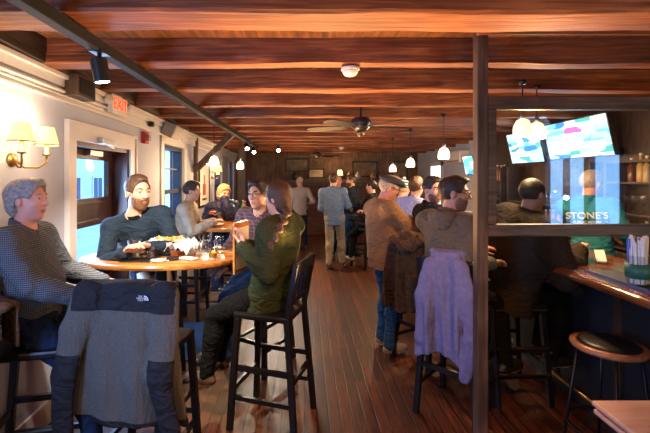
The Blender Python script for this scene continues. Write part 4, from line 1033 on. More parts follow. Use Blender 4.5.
x, y = on_table(182, 251.5); pint(x, y, ZT, 'clear tumbler behind the heap of papers', water, .06, .038, .15)
# food basket heaped with paper
x, y = on_table(171, 254)
t = thing('food_basket', 'shallow food basket lined with crumpled white paper on the oval table', 'basket', (x, y, ZT))
obj('basket', M().lathe([(0, 0), (.10, 0), (.14, .045), (.136, .045), (.097, .004), (0, .004)], n=32, sy=.7), mat('basket_brown', (.3, .14, .05), .6), t, smooth=True, auto=40)
rp = random.Random(5); pm = M(); N = 22
for i in range(N):
    for j in range(N):
        u_, v_ = i / (N - 1) * 2 - 1, j / (N - 1) * 2 - 1; rr_ = max(abs(u_), abs(v_))
        pm.v.append((u_ * .23, v_ * .13, .085 - .02 * rr_ ** 3 + rp.uniform(-.022, .035) + .035 * math.sin(u_ * 7) * math.cos(v_ * 6)))
for i in range(N - 1):
    for j in range(N - 1): a = i * N + j; pm.f.append([a, a + N, a + N + 1, a + 1]); pm.mi.append(0)
o = obj('liner_paper', pm, paper, t); so = o.modifiers.new('s', 'SOLIDIFY'); so.thickness = .0015
fm = M()
for k in range(26): fm.bar((rp.uniform(-.09, .09), rp.uniform(-.05, .05), .10 + rp.uniform(0, .03)), (rp.uniform(-.11, .11), rp.uniform(-.06, .06), .12 + rp.uniform(0, .03)), .009, .009)
obj('fries', fm, mat('golden_fries', (.75, .42, .10), .6), t)['kind'] = 'stuff'
def napkin(px, py, rz, label, sx=.13, sy=.10, z=ZT, m=None):
    x, y = on_table(px, py); r = random.Random(int(px)); q = M(); n = 10
    for i in range(n):
        for j in range(n): q.v.append(((i / (n - 1) - .5) * sx, (j / (n - 1) - .5) * sy, .004 + r.uniform(0, .007)))
    for i in range(n - 1):
        for j in range(n - 1): a = i * n + j; q.f.append([a, a + n, a + n + 1, a + 1]); q.mi.append(0)
    o = obj('napkin', q, m or paper, loc=(x, y, z), rz=rz); s = o.modifiers.new('s', 'SOLIDIFY'); s.thickness = .001
    return tag(o, label, 'napkin', 'paper napkins')
napkin(160, 261, .3, 'crumpled white napkin in front of the food basket'); napkin(188, 259, -.5, 'white paper napkin between the basket and the glasses', .15, .09); napkin(157, 252, .9, 'white napkin behind the short empty glass')
def slab_thing(name, label, cat, pts, z, th, mt, group=None, edge=None):
    ps = [on_table(px, py, z) for px, py in pts]; cx = sum(p[0] for p in ps) / len(ps); cy = sum(p[1] for p in ps) / len(ps); n = len(ps)
    m = M().add([(x - cx, y - cy, 0) for x, y in ps] + [(x - cx, y - cy, th) for x, y in ps], [list(range(n)), [n + i for i in range(n)][::-1]] + [(i, i + n, (i + 1) % n + n, (i + 1) % n) for i in range(n)])
    import bmesh
    o = obj(name, m, mt, loc=(cx, cy, z), bevel=.001); bm = bmesh.new(); bm.from_mesh(o.data); bmesh.ops.recalc_face_normals(bm, faces=bm.faces); bm.to_mesh(o.data); bm.free()
    return tag(o, label, cat, group)
slab_thing('menu', 'tan paper menu at the wall end of the oval table', 'menu', [(87, 260), (122, 256), (124, 251), (92, 254)], ZT, .004, mat('tan_menu', (.50, .27, .17), .8))
slab_thing('menu', 'black menu lying nearest the edge of the oval table', 'menu', [(119, 262.5), (152, 262.5), (160, 258.5), (132, 259)], ZT, .007, black_card)
slab_thing('phone', 'black phone face down beside the black menu', 'phone', [(165, 261.5), (178, 260.5), (180, 257), (168, 257.5)], ZT, .012, black_card)
slab_thing('wooden_menu_board', 'orange-brown wooden clipboard menu at the right end of the oval table', 'menu', [(212, 252), (238, 254), (238, 249.5), (219, 248.5)], ZT, .012, table_wood)
slab_thing('phone', 'dark phone on top of the wooden clipboard menu', 'phone', [(212, 249.5), (226, 249.5), (228, 247), (216, 246.5)], ZT + .0125, .010, black_card)
# candle jar glow
x, y = on_table(163, 257)
# far table things
t = thing('paper_plate', 'white oval plate of food on the table before the beige jacket', 'plate', (*[a for a in P(212, 222, 5.2)[:2]], 1.10))
obj('plate', M().lathe([(0, .004), (.08, .004), (.13, .022), (.132, .026), (.08, .008), (0, .008)], n=28, sx=1.15), mat('white_china', (.75, .74, .72), .3), t, smooth=True)
obj('food', M().sphere((.0, 0, .02), .05, sc=(1.3, .9, .5)), mat('food_brown', (.5, .3, .14), .7, noise=.5, scale=60, bump=.8), t, smooth=True)
def bottle(x, y, z, label, c, hgt=.2, r=.028, group='sauce bottles on the far tables', cat='bottle'):
    t = thing('bottle', label, cat, (x, y, z), 0, group)
    nm = 'bottle_%02d%02d%02d' % tuple(int(99 * q) for q in c); m_ = bpy.data.materials.get(nm) or mat(nm, c, .2)
    obj('body', M().lathe([(0, 0), (r, 0), (r * 1.04, .02), (r, hgt * .55), (r * .4, hgt * .75), (r * .35, hgt * .93), (0, hgt * .93)], n=18), m_, t, smooth=True, auto=50)
    obj('cap', M().lathe([(0, hgt * .92), (r * .42, hgt * .92), (r * .42, hgt), (0, hgt)], n=14), white_plastic, t, smooth=True, auto=50); return t
bottle(-1.27, 7.45, 1.10, 'yellow sauce bottle on the table by the sconce', (.7, .45, .03)); bottle(-1.17, 7.55, 1.10, 'green sauce bottle next to the yellow one', (.06, .25, .05)); bottle(-1.36, 7.40, 1.10, 'white sauce bottle by the yellow bottle, toward the wall', (.7, .7, .66)); bottle(-1.10, 7.35, 1.10, 'red ketchup bottle at the end of the sauce bottles', (.5, .02, .02))
pint(-1.22, 5.7, 1.10, 'glass on the long table in front of the blonde person', amber, .08, group=None)
# bar things
x, y = on_table(461, 231, 1.07); t = thing('drinking_glass', 'tall clear cup of iced water beside the man in the grey hoodie', 'glass', (1.88, 4.62, 1.10))
obj('cup', M().lathe([(0, 0), (.035, 0), (.046, .24), (.044, .24), (.033, .006), (0, .006)], n=24), mat('frosted_cup', (.75, .78, .82), .3, trans=.4), t, smooth=True, auto=50); obj('printed_band', M().lathe([(.0385, .06), (.0425, .14)], n=24), mat('cup_print', (.6, .15, .12), .5), t)
xs, ysn = (638 - 305) / 400 * 2.30, 2.30
t = thing('straw_holder', 'clear plastic holder packed with wrapped straws on the bar', 'straw holder', (xs, ysn, 1.108))
obj('holder', M().lathe([(0, 0), (.056, 0), (.064, .17), (.061, .17), (.053, .006), (0, .006)], n=28), clear, t, smooth=True, auto=50)
obj('label', M().lathe([(.0605, .04), (.0638, .12)], n=28), mat('green_label', (.02, .12, .09), .5), t, smooth=True).data.transform(Matrix.Diagonal((1, 1, 1, 1)))
lab = kids(t)[-1]
rs = random.Random(2); st_m = [mat('straw_paper', (.8, .8, .82), .7), mat('straw_blue', (.10, .18, .7), .5)]
k = 0
for i in range(60):
    a = rs.uniform(0, 6.28); r_ = .047 * math.sqrt(rs.random()); lean = (rs.uniform(-.012, .012), rs.uniform(-.012, .012))
    s_ = obj('straw', M().tube([(r_ * .85 * math.cos(a), r_ * .85 * math.sin(a), .008), (r_ * 1.08 * math.cos(a) + lean[0], r_ * 1.08 * math.sin(a) + lean[1], .265 + rs.uniform(-.02, .02))], .0046, 7), st_m[1 if rs.random() < .16 else 0], loc=(xs, ysn, 1.108), smooth=True, auto=50)
    tag(s_, 'wrapped drinking straw standing in the clear holder on the bar', 'straw', 'straws in the clear holder')
t = thing('glass_dish', 'small glass ashtray-like dish on the bar near the sleeve', 'dish', (P(602, 261, 1)[0] * 2.9, 2.9, 1.10))
obj('dish', M().lathe([(0, 0), (.045, 0), (.055, .028), (.05, .028), (.04, .008), (0, .008)], n=24), clear, t, smooth=True, auto=50); obj('coins', M().lathe([(0, .009), (.025, .009), (.025, .013), (0, .013)], n=14), steel, t)
slab_thing('receipt', 'white paper receipt standing by the person in the dark coat', 'paper', [(597, 262), (607, 262), (604, 250), (594, 250)], 1.1005, .002, paper)
slab_thing('napkin_stack', 'light napkins lying on the bar beyond the grey hoodie', 'napkin', [(455, 226), (478, 226), (476, 220), (456, 220)], 1.1005, .02, paper)

# TVs on the back bar wall
def tv_mat(name, seed, warm=0.0):
    m = bpy.data.materials.new(name); m.use_nodes = True; n = m.node_tree.nodes; l = m.node_tree.links; n.clear()
    o = n.new('ShaderNodeOutputMaterial'); e = n.new('ShaderNodeEmission'); e.inputs['Strength'].default_value = 1.9; l.new(e.outputs[0], o.inputs['Surface'])
    tc = n.new('ShaderNodeTexCoord'); mp = n.new('ShaderNodeMapping'); mp.inputs['Scale'].default_value = (1, 2.8, 11); mp.inputs['Location'].default_value = (0, seed, seed * .7); l.new(tc.outputs['Object'], mp.inputs['Vector'])
    v = n.new('ShaderNodeTexVoronoi'); v.distance = 'CHEBYCHEV'; v.inputs['Scale'].default_value = 1.3; v.inputs['Randomness'].default_value = .9; l.new(mp.outputs['Vector'], v.inputs['Vector'])
    sp = n.new('ShaderNodeSeparateColor'); l.new(v.outputs['Color'], sp.inputs[0])
    r = ramp(n, [(0.0, (0.06, .25, .60)), (.14, (.45, .80, 1.0)), (.38, (.80, .93, 1.0)), (.60, (.20, .62, .85)), (.72, (.85, .95, 1)), (.90, (.10, .42, .38)), (.97, (.85, .15, .4))]); r.color_ramp.interpolation = 'CONSTANT'
    l.new(sp.outputs[0], r.inputs['Fac']); l.new(r.outputs['Color'], e.inputs['Color']); return m
def tv(y0, y1, z0, z1, x, tilt, label, seed, yaw=0):
    cy, cz = (y0 + y1) / 2, (z0 + z1) / 2; t = thing('television', label, 'television', (x, cy, cz), yaw)
    R = Matrix.Rotation(tilt, 3, 'Y'); hw, hh = (y1 - y0) / 2, (z1 - z0) / 2
    for nm, m, mt in (('casing', M().box((0, -hw, -hh), (.05, hw, hh)), MT['black_plastic']), ('screen', M().box((-.004, -hw + .015, -hh + .015), (0, hw - .015, hh - .015)), tv_mat('tv_picture_%d' % seed, seed)), ):
        m.v = [tuple(R @ Vector(v)) for v in m.v]; obj(nm, m, mt, t)
    obj('wall_mount', M().box((.03, -.12, -.1), (XR - x if yaw == 0 else .15, .12, .1)), black_metal, t)
tv(4.42, 5.60, 1.96, 2.46, 3.38, -.22, 'large bright television behind the bar seen through the partition glass', 1)
tv(5.72, 6.62, 1.94, 2.44, 3.38, -.22, 'second bright television beside the large one, behind the pendants', 5)
tv(7.95, 8.45, 1.78, 2.18, 3.36, -.2, 'small television past the partition post near the white wall', 9)

# back bar shelves with bottles and glasses
def shelf_unit(y0, y1, label, rows, seed, bottles=True):
    t = thing('back_bar_shelf', label, 'shelf', (XR - .02, (y0 + y1) / 2, 0)); L = (y1 - y0) / 2
    obj('upright', M().box((-.30, -L, 0), (0, -L + .04, 1.9)), dark_wood, t); obj('upright', M().box((-.30, L - .04, 0), (0, L, 1.9)), dark_wood, t)
    obj('back_panel', M().box((-.03, -L, 0), (-.01, L, 1.9)), dark_wood, t)
    obj('cabinet', M().box((-.32, -L, 0), (-.03, L, .95)), dark_wood, t, bevel=.005)
    for z in rows: obj('shelf_board', M().box((-.30, -L, z - .02), (-.02, L, z)), dark_wood, t)
    r = random.Random(seed); cols = [(.35, .12, .03), (.05, .14, .05), (.55, .35, .12), (.5, .5, .5), (.12, .03, .02), (.6, .25, .06), (.03, .08, .2)]; cn = ['amber', 'green', 'honey', 'silver', 'dark brown', 'orange', 'blue']
    for ri, z in enumerate(rows[:-1] if len(rows) > 3 else rows):
        y = -L + .1
        while y < L - .1:
            k = r.randrange(7)
            if bottles and ri != 1: b = bottle(XR - .18 + r.uniform(-.05, .05), t.location.y + y, z, '%s bottle on the %s back bar shelf, %s' % (cn[k], ['lowest', 'middle', 'upper', 'top'][ri], label.split(',')[-1].strip()), cols[k], r.uniform(.24, .30), .036, 'bottles on the back bar')
            else:
                g_ = obj('stem_glass', M().lathe([(0, 0), (.03, 0), (.006, .008), (.006, .07), (.032, .10), (.036, .14), (.03, .18), (.028, .18), (.033, .14), (.029, .105), (0, .075)], n=16), clear, loc=(XR - .18, t.location.y + y, z), smooth=True, auto=50); tag(g_, 'stemmed glass in the row on the middle shelf ' + label.split(',')[-1].strip(), 'glass', 'stemmed glasses on the back bar')
            y += r.uniform(.085, .12)
    return t
shelf_unit(3.6, 4.4, 'dark wooden back bar shelf, near the large television', (1.0, 1.36, 1.68, 1.9), 3)
shelf_unit(6.7, 7.7, 'dark wooden back bar shelf, past the second television', (1.0, 1.36, 1.68, 1.9), 4)
shelf_unit(4.6, 6.5, 'low dark wooden back bar, under the two televisions', (1.0, 1.36), 6)
# string of warm shelf lamps
# far white wall: AC unit, door-window, vent
t = thing('air_conditioner', 'white wall air conditioner high on the far white wall', 'air conditioner', (XR - .02, 9.15, 2.18)); obj('housing', M().box((-.22, -.45, -.13), (0, .45, .15)), white_plastic, t, bevel=.02); obj('louvre', M().box((-.225, -.4, -.11), (-.22, .4, -.06)), grey_plastic, t)
t = thing('wall_vent', 'grey slotted vent in the far white wall above the window', 'vent', (XR - .02, 10.6, 2.27)); obj('frame', M().box((-.015, -.22, -.06), (0, .22, .06)), grey_plastic, t); obj('slots', M().box((-.018, -.19, -.04), (-.015, .19, -.02)).box((-.018, -.19, .0), (-.015, .19, .02)), MT['black_plastic'], t)
w = struct(thing('window_5', '', '', (XR - .02, 10.9, 0))); del w['label']; del w['category']
obj('casing', M().box((-.03, -.55, .75), (0, -.42, 2.15)).box((-.03, .42, .75), (0, .55, 2.15)).box((-.03, -.55, 2.05), (0, .55, 2.15)).box((-.05, -.57, .72), (0, .57, .8)), white_paint, w); obj('pane', M().box((-.01, -.42, .8), (-.002, .42, 2.05)), emis('bright_dusk_window', (.55, .78, 1.0), 1.6), w)

# mantel things, frames on the back wall
def frame(x, z, w_, h_, label, y=12.69, c=(.18, .13, .08)):
    t = thing('picture_frame', label, 'picture', (x, y, z), 0, 'pictures on the fireplace wall'); 
    obj('frame', M().box((-w_ / 2, -.03, -h_ / 2), (w_ / 2, 0, -h_ / 2 + .04)).box((-w_ / 2, -.03, h_ / 2 - .04), (w_ / 2, 0, h_ / 2)).box((-w_ / 2, -.03, -h_ / 2), (-w_ / 2 + .04, 0, h_ / 2)).box((w_ / 2 - .04, -.03, -h_ / 2), (w_ / 2, 0, h_ / 2)), black_wood, t); obj('picture', M().box((-w_ / 2 + .03, -.012, -h_ / 2 + .03), (w_ / 2 - .03, -.006, h_ / 2 - .03)), mat('picture_%d' % int(x * 10 + 50), c, .7, noise=.5, scale=6), t)
frame(-.25, 2.13, .75, .42, 'wide dark picture high on the plank wall toward the dining tables'); frame(.35, 1.86, .5, .30, 'pale framed picture standing over the mantel', 12.3, (.4, .32, .22)); frame(1.9, 2.0, .8, .5, 'large dark picture over the mantel end', c=(.12, .08, .05)); frame(3.0, 1.95, .5, .6, 'dark picture next to the white wall corner')
for x, lb, c in ((1.35, 'dark jug on the mantel near the lamp', (.06, .04, .03)), (1.6, 'grey stone jug on the mantel', (.25, .23, .2)), (2.3, 'brown jug on the far end of the mantel', (.12, .06, .03)), (2.05, 'squat clay jug on the mantel', (.2, .14, .1)), (-.3, 'black iron pot on the mantel', (.02, .02, .02))):
    tag(obj('jug', M().lathe([(0, 0), (.07, 0), (.10, .07), (.09, .15), (.04, .20), (.045, .24), (.035, .24), (.03, .20), (0, .19)], (0, 0, 0), 18), mat('jug_glaze', c, .4), loc=(x, 12.05, 1.67), smooth=True), lb, 'jug', 'jugs on the mantel')
t = thing('mantel_lamp', 'small glowing lamp on the mantel shelf', 'lamp', (1.05, 12.05, 1.67)); obj('base', M().lathe([(0, 0), (.06, 0), (.02, .04), (.015, .12), (0, .12)], n=16), brass, t, smooth=True); obj('lamp_shade', M().lathe(shade_prof(.10, .06, .16), (0, 0, .12), 24, closed=True), fabric_shade, t, smooth=True)
# ------------------------------------------------------------ the people
def up3(*a): return Vector(a)
J1 = person('grey-haired man in a dark checked shirt seated against the wall, facing sideways', (-1.49, 2.22), -84, .94, (-1.535, 2.22, 1.595), [(-1.24, 2.46, 1.09), (-1.20, 2.16, 1.07)], [(-1.08, 2.30, .30), (-1.10, 2.08, .22)], -88, 2,
       S=.95, h=.006, skin='skin_rosy', shirt='check_shirt', g=.020, belly=.03, pants='dark_jeans', shoes='black_leather', hair='wavy', hairm='hair_grey', curls=(.5, .7), seed=2, hem=.05)
J2 = person('bearded man in a navy sweater leaning on the table before the door', (-1.36, 3.62), 203, .89, (-1.37, 3.28, 1.60), [(-1.20, 3.06, 1.20), (-1.34, 2.99, 1.165)], [(-1.25, 3.25, .25), (-1.1, 3.3, .25)], 232, -3,
       S=1.14, h=.006, shirt='navy_sweater', g=.018, pants='dark_jeans', shoes='brown_leather', hair='short', hairm='hair_brown', beard='beard_brown', curls=(.4, .4), seed=3, wide=1.0, inner='black_tee',
       poles=[up3(.7, .2, -1), up3(-.7, .1, -.9)], hdirs=(None, None))
J5 = person('man with glasses in a maroon plaid shirt seated beyond the woman', (-.43, 3.62), 150, .88, (-.405, 3.47, 1.575), [(-.62, 3.20, 1.0), (-.72, 3.35, 1.02)], [(-.75, 3.2, .28), (-.62, 3.1, .28)], 150, -2,
       h=.0085, skin='skin_tan', shirt='maroon_plaid', g=.020, pants='blue_jeans', shoes='black_leather', hair='short', hairm='hair_dark', glasses=True, curls=(.6, .6), seed=4)
J6 = person('woman with a brown braid in an olive cardigan seated with her back to us', (-.255, 2.89), 66, .89, (-.195, 2.86, 1.575), [(-.42, 2.74, 1.24), (-.46, 3.02, 1.22)], [(-.70, 2.86, .24), (-.66, 3.04, .26)], 62, -4,
       S=.97, h=.0075, shirt='olive_knit', shirt_name='cardigan', g=.034, hem=.13, pants='black_trousers', shoes='brown_leather', hair='pulled', hairm='hair_chestnut', female=True, curls=(.7, .7), seed=5, fold=.007, poles=[up3(.3, -.3, -1), up3(.2, .5, -.8)], hdirs=(up3(-.1, .1, 1), up3(-.2, 0, 1)), collar=False, gp=.016, wide=1.1)
b = Field((-.35, -.45, -.75), (.35, .25, .2), .008); O6 = J6['O']
pts = [up3(-.12, 2.76, 1.50), up3(-.135, 2.69, 1.455), up3(-.16, 2.64, 1.405), up3(-.19, 2.615, 1.35), up3(-.22, 2.605, 1.295), up3(-.25, 2.60, 1.24)]
b = Field((-.2, -.42, 1.15), (.2, .1, 1.62), .007)
for i in range(len(pts) - 1):
    for s in (0, .5):
        c = pts[i].lerp(pts[i + 1], s) - O6; sg = 1 if (2 * i + (1 if s else 0)) % 2 else -1
        b.ell(c + up3(.010 * sg, 0, 0), (.030 - .002 * i, .028 - .002 * i, .024), None, k=.008)
b.mesh('braid', MT['hair_chestnut'], J6['root'])
t = thing('wooden_menu_board', 'orange-brown wooden menu board held upright by the woman in the olive cardigan', 'menu', (-.47, 2.95, 1.23), D(70))
obj('board', M().box((-.11, -.008, -.20), (.11, .008, .17)), table_wood, t, bevel=.003); obj('sheet', M().box((-.095, -.010, -.17), (.095, -.008, .13)), paper, t)

person('man in a beige jacket and black scarf seated at the long table', (-1.52, 5.02), -88, .87, (-1.42, 5.02, 1.555), [(-1.17, 5.12, 1.16), (-1.16, 4.96, 1.16)], [(-1.1, 5.15, .3), (-1.1, 4.95, .3)], -84, -4, h=.010, skin='skin_tan', shirt='beige_jacket', g=.028, pants='dark_jeans', shoes='black_leather', hair='short', hairm='hair_dark', inner='black_scarf', seed=6)
person('blonde person in a navy coat resting a hand on the face', (-1.22, 6.08), 190, .86, (-1.19, 5.88, 1.50), [(-1.17, 5.79, 1.42), (-1.36, 5.75, 1.18)], [(-1.2, 5.7, .3), (-1.35, 5.7, .3)], 215, -14, h=.011, shirt='navy_puffer', g=.036, pants='blue_jeans', shoes='black_leather', hair='bob', hairm='hair_blonde', female=True, seed=7, poles=[up3(.5, 0, -1), None])
person('man in a white shirt standing before the fireplace with his back turned', (-.12, 9.55), 15, .94, (-.13, 9.57, 1.63), [(-.02, 9.75, 1.12), (.12, 9.75, 1.1)], [(-.2, 9.5, 0), (.02, 9.6, 0)], 25, h=.012, skin='skin_rosy', shirt='white_shirt', g=.024, hem=.1, pants='dark_jeans', shoes='black_leather', hair='crop', hairm='hair_silver', seed=8)
person('man in a steel-blue shirt and khaki trousers standing with his back to us', (.56, 7.6), -12, .96, (.545, 7.62, 1.675), [(.50, 7.86, 1.15), (.80, 7.85, 1.2)], [(.45, 7.55, 0), (.72, 7.68, 0)], -30, S=1.02, h=.010, shirt='steel_shirt', g=.026, hem=.12, fold=.006, pants='khaki', shoes='brown_leather', hair='short', hairm='hair_brown', seed=9, gp=.02, wide=1.08)
person('balding man with a flushed face, half hidden behind the steel-blue shirt', (.72, 8.85), 170, .94, (.73, 8.8, 1.64), [(.64, 8.6, 1.1), (.85, 8.6, 1.1)], [(.62, 8.8, 0), (.82, 8.8, 0)], 165, h=.012, skin='skin_rosy', shirt='black_tee', g=.02, pants='dark_jeans', shoes='black_leather', hair='crop', hairm='hair_silver', seed=10)
person('dark-bearded man in a navy polo standing near the fireplace', (.97, 8.35), 60, .95, (.96, 8.33, 1.66), [(.80, 8.47, 1.2), (1.32, 8.3, 1.12)], [(.89, 8.3, 0), (1.11, 8.45, 0)], 95, h=.011, skin='skin_tan', shirt='navy_polo', g=.022, hem=.1, bare_arm=.6, pants='blue_jeans', shoes='black_leather', hair='short', hairm='hair_dark', beard='beard_dark', seed=11, poles=[None, up3(.3, -.5, -.8)])
person('person dressed in black on a stool, knees showing beside the tan fleece', (1.24, 7.75), 65, .86, (1.28, 7.72, 1.55), [(1.0, 7.95, 1.1), (1.1, 7.6, 1.1)], [(.85, 7.95, .12), (.9, 7.75, .12)], 60, h=.012, shirt='black_tee', g=.024, pants='black_trousers', shoes='grey_suede', hair='short', hairm='hair_dark', seed=12)
person('man in a flat cap and tan fleece standing with a phone', (.81, 4.02), -72, .93, (.845, 4.0, 1.615), [(1.22, 4.15, 1.24), (1.26, 3.96, 1.235)], [(.80, 4.12, 0), (.82, 3.88, 0)], -96, -20, S=1.0, h=.0085, skin='skin_rosy', shirt='tan_fleece', shirt_name='fleece', g=.040, belly=.05, hem=.10, fold=.005, pants='blue_jeans', gp=.024, shoes='grey_suede', hair='short', hairm='hair_silver', glasses=True, cap='flat', seed=13, curls=(.8, .8), poles=[up3(-.6, 0, -1), up3(-.6, -.2, -1)])
t = thing('phone', 'black phone held by the man in the flat cap', 'phone', (1.325, 4.03, 1.255), .2); obj('body', M().box((-.035, -.075, -.005), (.035, .075, .005)), black_card, t, bevel=.004)
person('person in a green and white striped beanie beyond the flat cap man', (1.42, 5.7), -60, .9, (1.40, 5.68, 1.555), [(1.7, 5.9, 1.12), (1.72, 5.7, 1.12)], [(1.4, 5.8, 0), (1.5, 5.6, 0)], -60, -10, S=.95, h=.011, shirt='cream_tee', g=.03, pants='dark_jeans', shoes='black_leather', hair='short', hairm='hair_blonde', cap='beanie', seed=14)
person('brown-haired man in a lavender shirt seated at the bar', (1.32, 4.98), -60, .9, (1.385, 4.98, 1.605), [(1.75, 5.12, 1.1), (1.72, 4.85, 1.1)], [(1.7, 5.1, .25), (1.7, 4.9, .25)], -50, h=.010, shirt='lavender_shirt', g=.026, pants='dark_jeans', shoes='black_leather', hair='short', hairm='hair_brown', seed=15)
person('dark-haired man looking toward the room beside the grey hoodie', (1.20, 3.86), -80, .89, (1.225, 3.84, 1.605), [(1.62, 3.98, 1.1), (1.6, 3.75, 1.1)], [(1.65, 3.95, .25), (1.65, 3.8, .25)], 205, -4, h=.009, shirt='charcoal_jacket', g=.028, pants='black_trousers', shoes='black_leather', hair='short', hairm='hair_dark', beard='stubble', seed=16)
J16 = person('man with glasses in a grey hoodie seated at the bar beside the post', (1.065, 2.99), -58, .89, (1.11, 2.97, 1.605), [(1.36, 3.16, 1.16), (1.33, 2.88, 1.11)], [(1.5, 3.2, .25), (1.5, 3.0, .25)], -110, -4, S=1.03, h=.0065, skin='skin_tan', shirt='grey_hoodie', shirt_name='hoodie', g=.030, hem=.10, fold=.007, pants='black_trousers', shoes='black_leather', hair='short', hairm='hair_dark', beard='stubble', glasses=True, seed=17, belly=.02, poles=[None, up3(.1, -.1, -1)], wide=1.0)
nb = J16['nb']; G = Field(*J16['bounds']([nb], .26), .009); u, rr, ff = J16['u'], J16['rr'], J16['ff']
for k in range(12):
    a = 2 * PI * k / 12; a2 = 2 * PI * (k + 1) / 12; q = lambda a: nb - u * (.005 + .02 * math.sin(a)) + rr * .105 * math.cos(a) + ff * (.085 * math.sin(a) - .01) 
    G.cone(q(a), q(a2), .028, .028, k=.02)
G.ell(nb - ff * .10 - u * .04, (.095, .035, .07), [rr, ff, u], k=.04); G.folds(.004, 30, 3); G.mesh('hood', MT['grey_hoodie'], J16['root'])
person('person in a dark brown coat hunched over the bar behind the partition', (1.62, 3.22), -78, .88, (1.80, 3.16, 1.585), [(2.02, 3.42, 1.16), (2.06, 3.02, 1.16)], [(1.93, 3.3, .25), (1.9, 3.1, .25)], -70, -8, S=1.08, h=.009, skin='skin_tan', shirt='dark_coat', shirt_name='coat', g=.060, belly=.06, hem=.17, fold=.008, pants='black_trousers', shoes='black_leather', hair='crop', hairm='hair_dark', seed=18, wide=1.2)
J18 = person('grey-haired barman in a teal t-shirt with white lettering, seen through the glass', (2.74, 3.80), -42, .94, (2.72, 3.80, 1.665), [(3.02, 3.95, 1.15), (2.98, 3.6, 1.12)], [(2.66, 3.75, 0), (2.86, 3.9, 0)], -70, -6, h=.009, skin='skin_rosy', shirt='teal_tee', g=.024, hem=.1, bare_arm=.6, pants='black_trousers', shoes='black_leather', hair='short', hairm='hair_silver', seed=19)
MAT = Matrix((J18['rr'], -J18['ff'] * -1, J18['u'])).transposed().to_4x4()
c = J18['hip'] + J18['u'] * .42 - J18['ff'] * .142
Rm = Matrix((J18['rr'], J18['u'], -J18['ff'])).transposed().to_4x4()
text_mesh('back_lettering', "STONE'S", .085, mat('white_print', (.8, .8, .8), .6), J18['root'], Matrix.Translation(c + J18['u'] * .03) @ Rm, extrude=.012)
text_mesh('back_lettering', 'PUBLIC HOUSE', .032, bpy.data.materials['white_print'], J18['root'], Matrix.Translation(c - J18['u'] * .03) @ Rm, extrude=.012)

# ------------------------------------------------------------ light
def light(kind, name, loc, energy, col, size=.1, rot=None, spot=None, blend=.6, sy=None):
    L = bpy.data.lights.new(name, kind); L.energy = energy; L.color = col
    if kind == 'AREA':
        L.size = size
        if sy: L.shape = 'RECTANGLE'; L.size_y = sy
    else: L.shadow_soft_size = size
    if spot: L.spot_size = spot; L.spot_blend = blend
    o = bpy.data.objects.new(name, L); COL.objects.link(o); o.location = loc
    if rot is not None: o.rotation_euler = Vector(rot).to_track_quat('-Z', 'Y').to_euler()
    return o
WARM = (1.0, .60, .28); W2 = (1, .72, .45)
for x, y, z in ((1.74, 3.2, 2.03), (1.97, 3.4, 2.03), (1.70, 4.9, 1.93), (1.70, 6.45, 1.88), (1.70, 7.75, 1.82), (-1.26, 5.55, 1.86), (-1.20, 7.4, 1.87)): light('POINT', 'pendant_bulb', (x, y, z), 34, WARM, .04)  # second bulb belongs to the pendant that stands in for a reflection
for y, z in ((2.45, 1.95), (8.75, 1.9)):
    for k in (-.12, .12): p = W(y + k, z, .14); light('POINT', 'sconce_bulb', p + Vector((0, 0, .13)), 3, W2, .03); light('POINT', 'sconce_bulb', p + Vector((0, 0, -.03)), 2, W2, .03)
light('SPOT', 'track_beam', (-1.10, 2.17, 2.23), 190, (1, .88, .72), .03, (0.02, .95, -1.15), D(75))
light('SPOT', 'track_beam', (-1.09, 7.5, 2.25), 90, (1, .85, .65), .03, (0.1, -.9, -.7), D(80))
light('SPOT', 'track_beam', (-1.09, 8.5, 2.25), 90, (1, .85, .65), .03, (0.4, -.6, -.7), D(80))
light('SPOT', 'track_beam', (-.55, 8.6, 2.25), 90, (1, .85, .65), .03, (0.2, -.6, -.7), D(80))
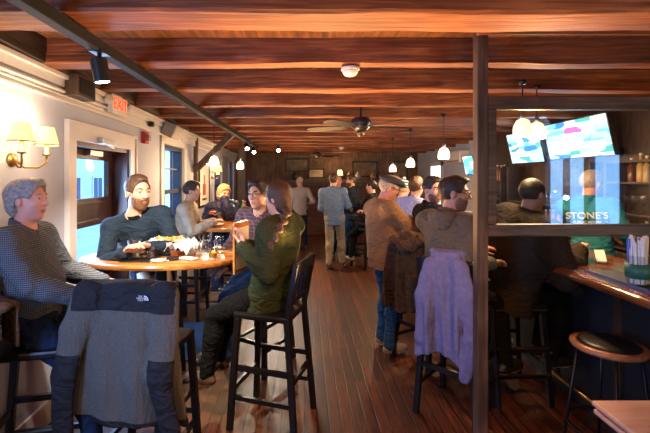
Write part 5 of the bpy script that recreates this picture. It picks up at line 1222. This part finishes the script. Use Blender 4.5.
light('POINT', 'mantel_bulb', (1.05, 11.9, 1.95), 14, WARM, .05)
# lamps without a fixture, near the camera and along the room
for x, y in ((-1.1, -.6), (.9, -.4), (2.9, .4)): light('POINT', 'added_fill_bulb', (x, y, 1.5), 24, W2, .02)  # fill bulbs added in mid-air, hung from no ceiling fitting
light('SPOT', 'floor_beam', (.5, 1.2, 2.3), 70, (1, .42, .15), .05, (-.1, .75, -1), D(80))
for y in (2.6, 3.9, 5.2, 7.0, 9.0, 11.0): light('SPOT', 'added_up_light', (.15, y, 1.0), 175 if y < 4.5 else 80, (1, .49, .17), .1, (0, -.55, 1), D(125), .9)  # unseen upward lamps added to brighten the beam undersides
light('AREA', 'bar_back_light', (3.1, 5.2, 2.3), 30, (.5, .75, 1), .5, (-1, 0, -.6), sy=1.6)
light('AREA', 'window_daylight', W(.75, 1.45, -.05), 45, (.20, .42, 1.0), .75, (1, .60, -.1), sy=1.1)
light('AREA', 'window_daylight', W(3.7, 1.4, -.12), 30, (.35, .6, 1.0), .8, (1, 0, -.1), sy=.9)
w = bpy.data.worlds.new('dusk_sky'); SC.world = w; w.use_nodes = True
bg = w.node_tree.nodes['Background']; bg.inputs['Color'].default_value = (.30, .58, 1.0, 1); bg.inputs['Strength'].default_value = 3.2

# ------------------------------------------------------------ camera
cd = bpy.data.cameras.new('camera'); cam = bpy.data.objects.new('camera', cd); COL.objects.link(cam); SC.camera = cam
cam.location = (0, 0, EYE); cam.rotation_euler = (PI / 2, 0, 0)
cd.sensor_width = 36; cd.lens = 400 / 650 * 36; cd.shift_x = 20 / 650; cd.shift_y = -(216.5 - 178) / 650; cd.clip_start = .05
SC.view_settings.view_transform = 'Standard'; SC.view_settings.look = 'None'; SC.view_settings.exposure = 0.72; SC.view_settings.gamma = 1
SC.view_settings.use_curve_mapping = False
SC.cycles.use_denoising = True; SC.cycles.max_bounces = 8; SC.cycles.sample_clamp_indirect = 4; SC.cycles.transparent_max_bounces = 16; SC.cycles.caustics_reflective = False; SC.cycles.caustics_refractive = False
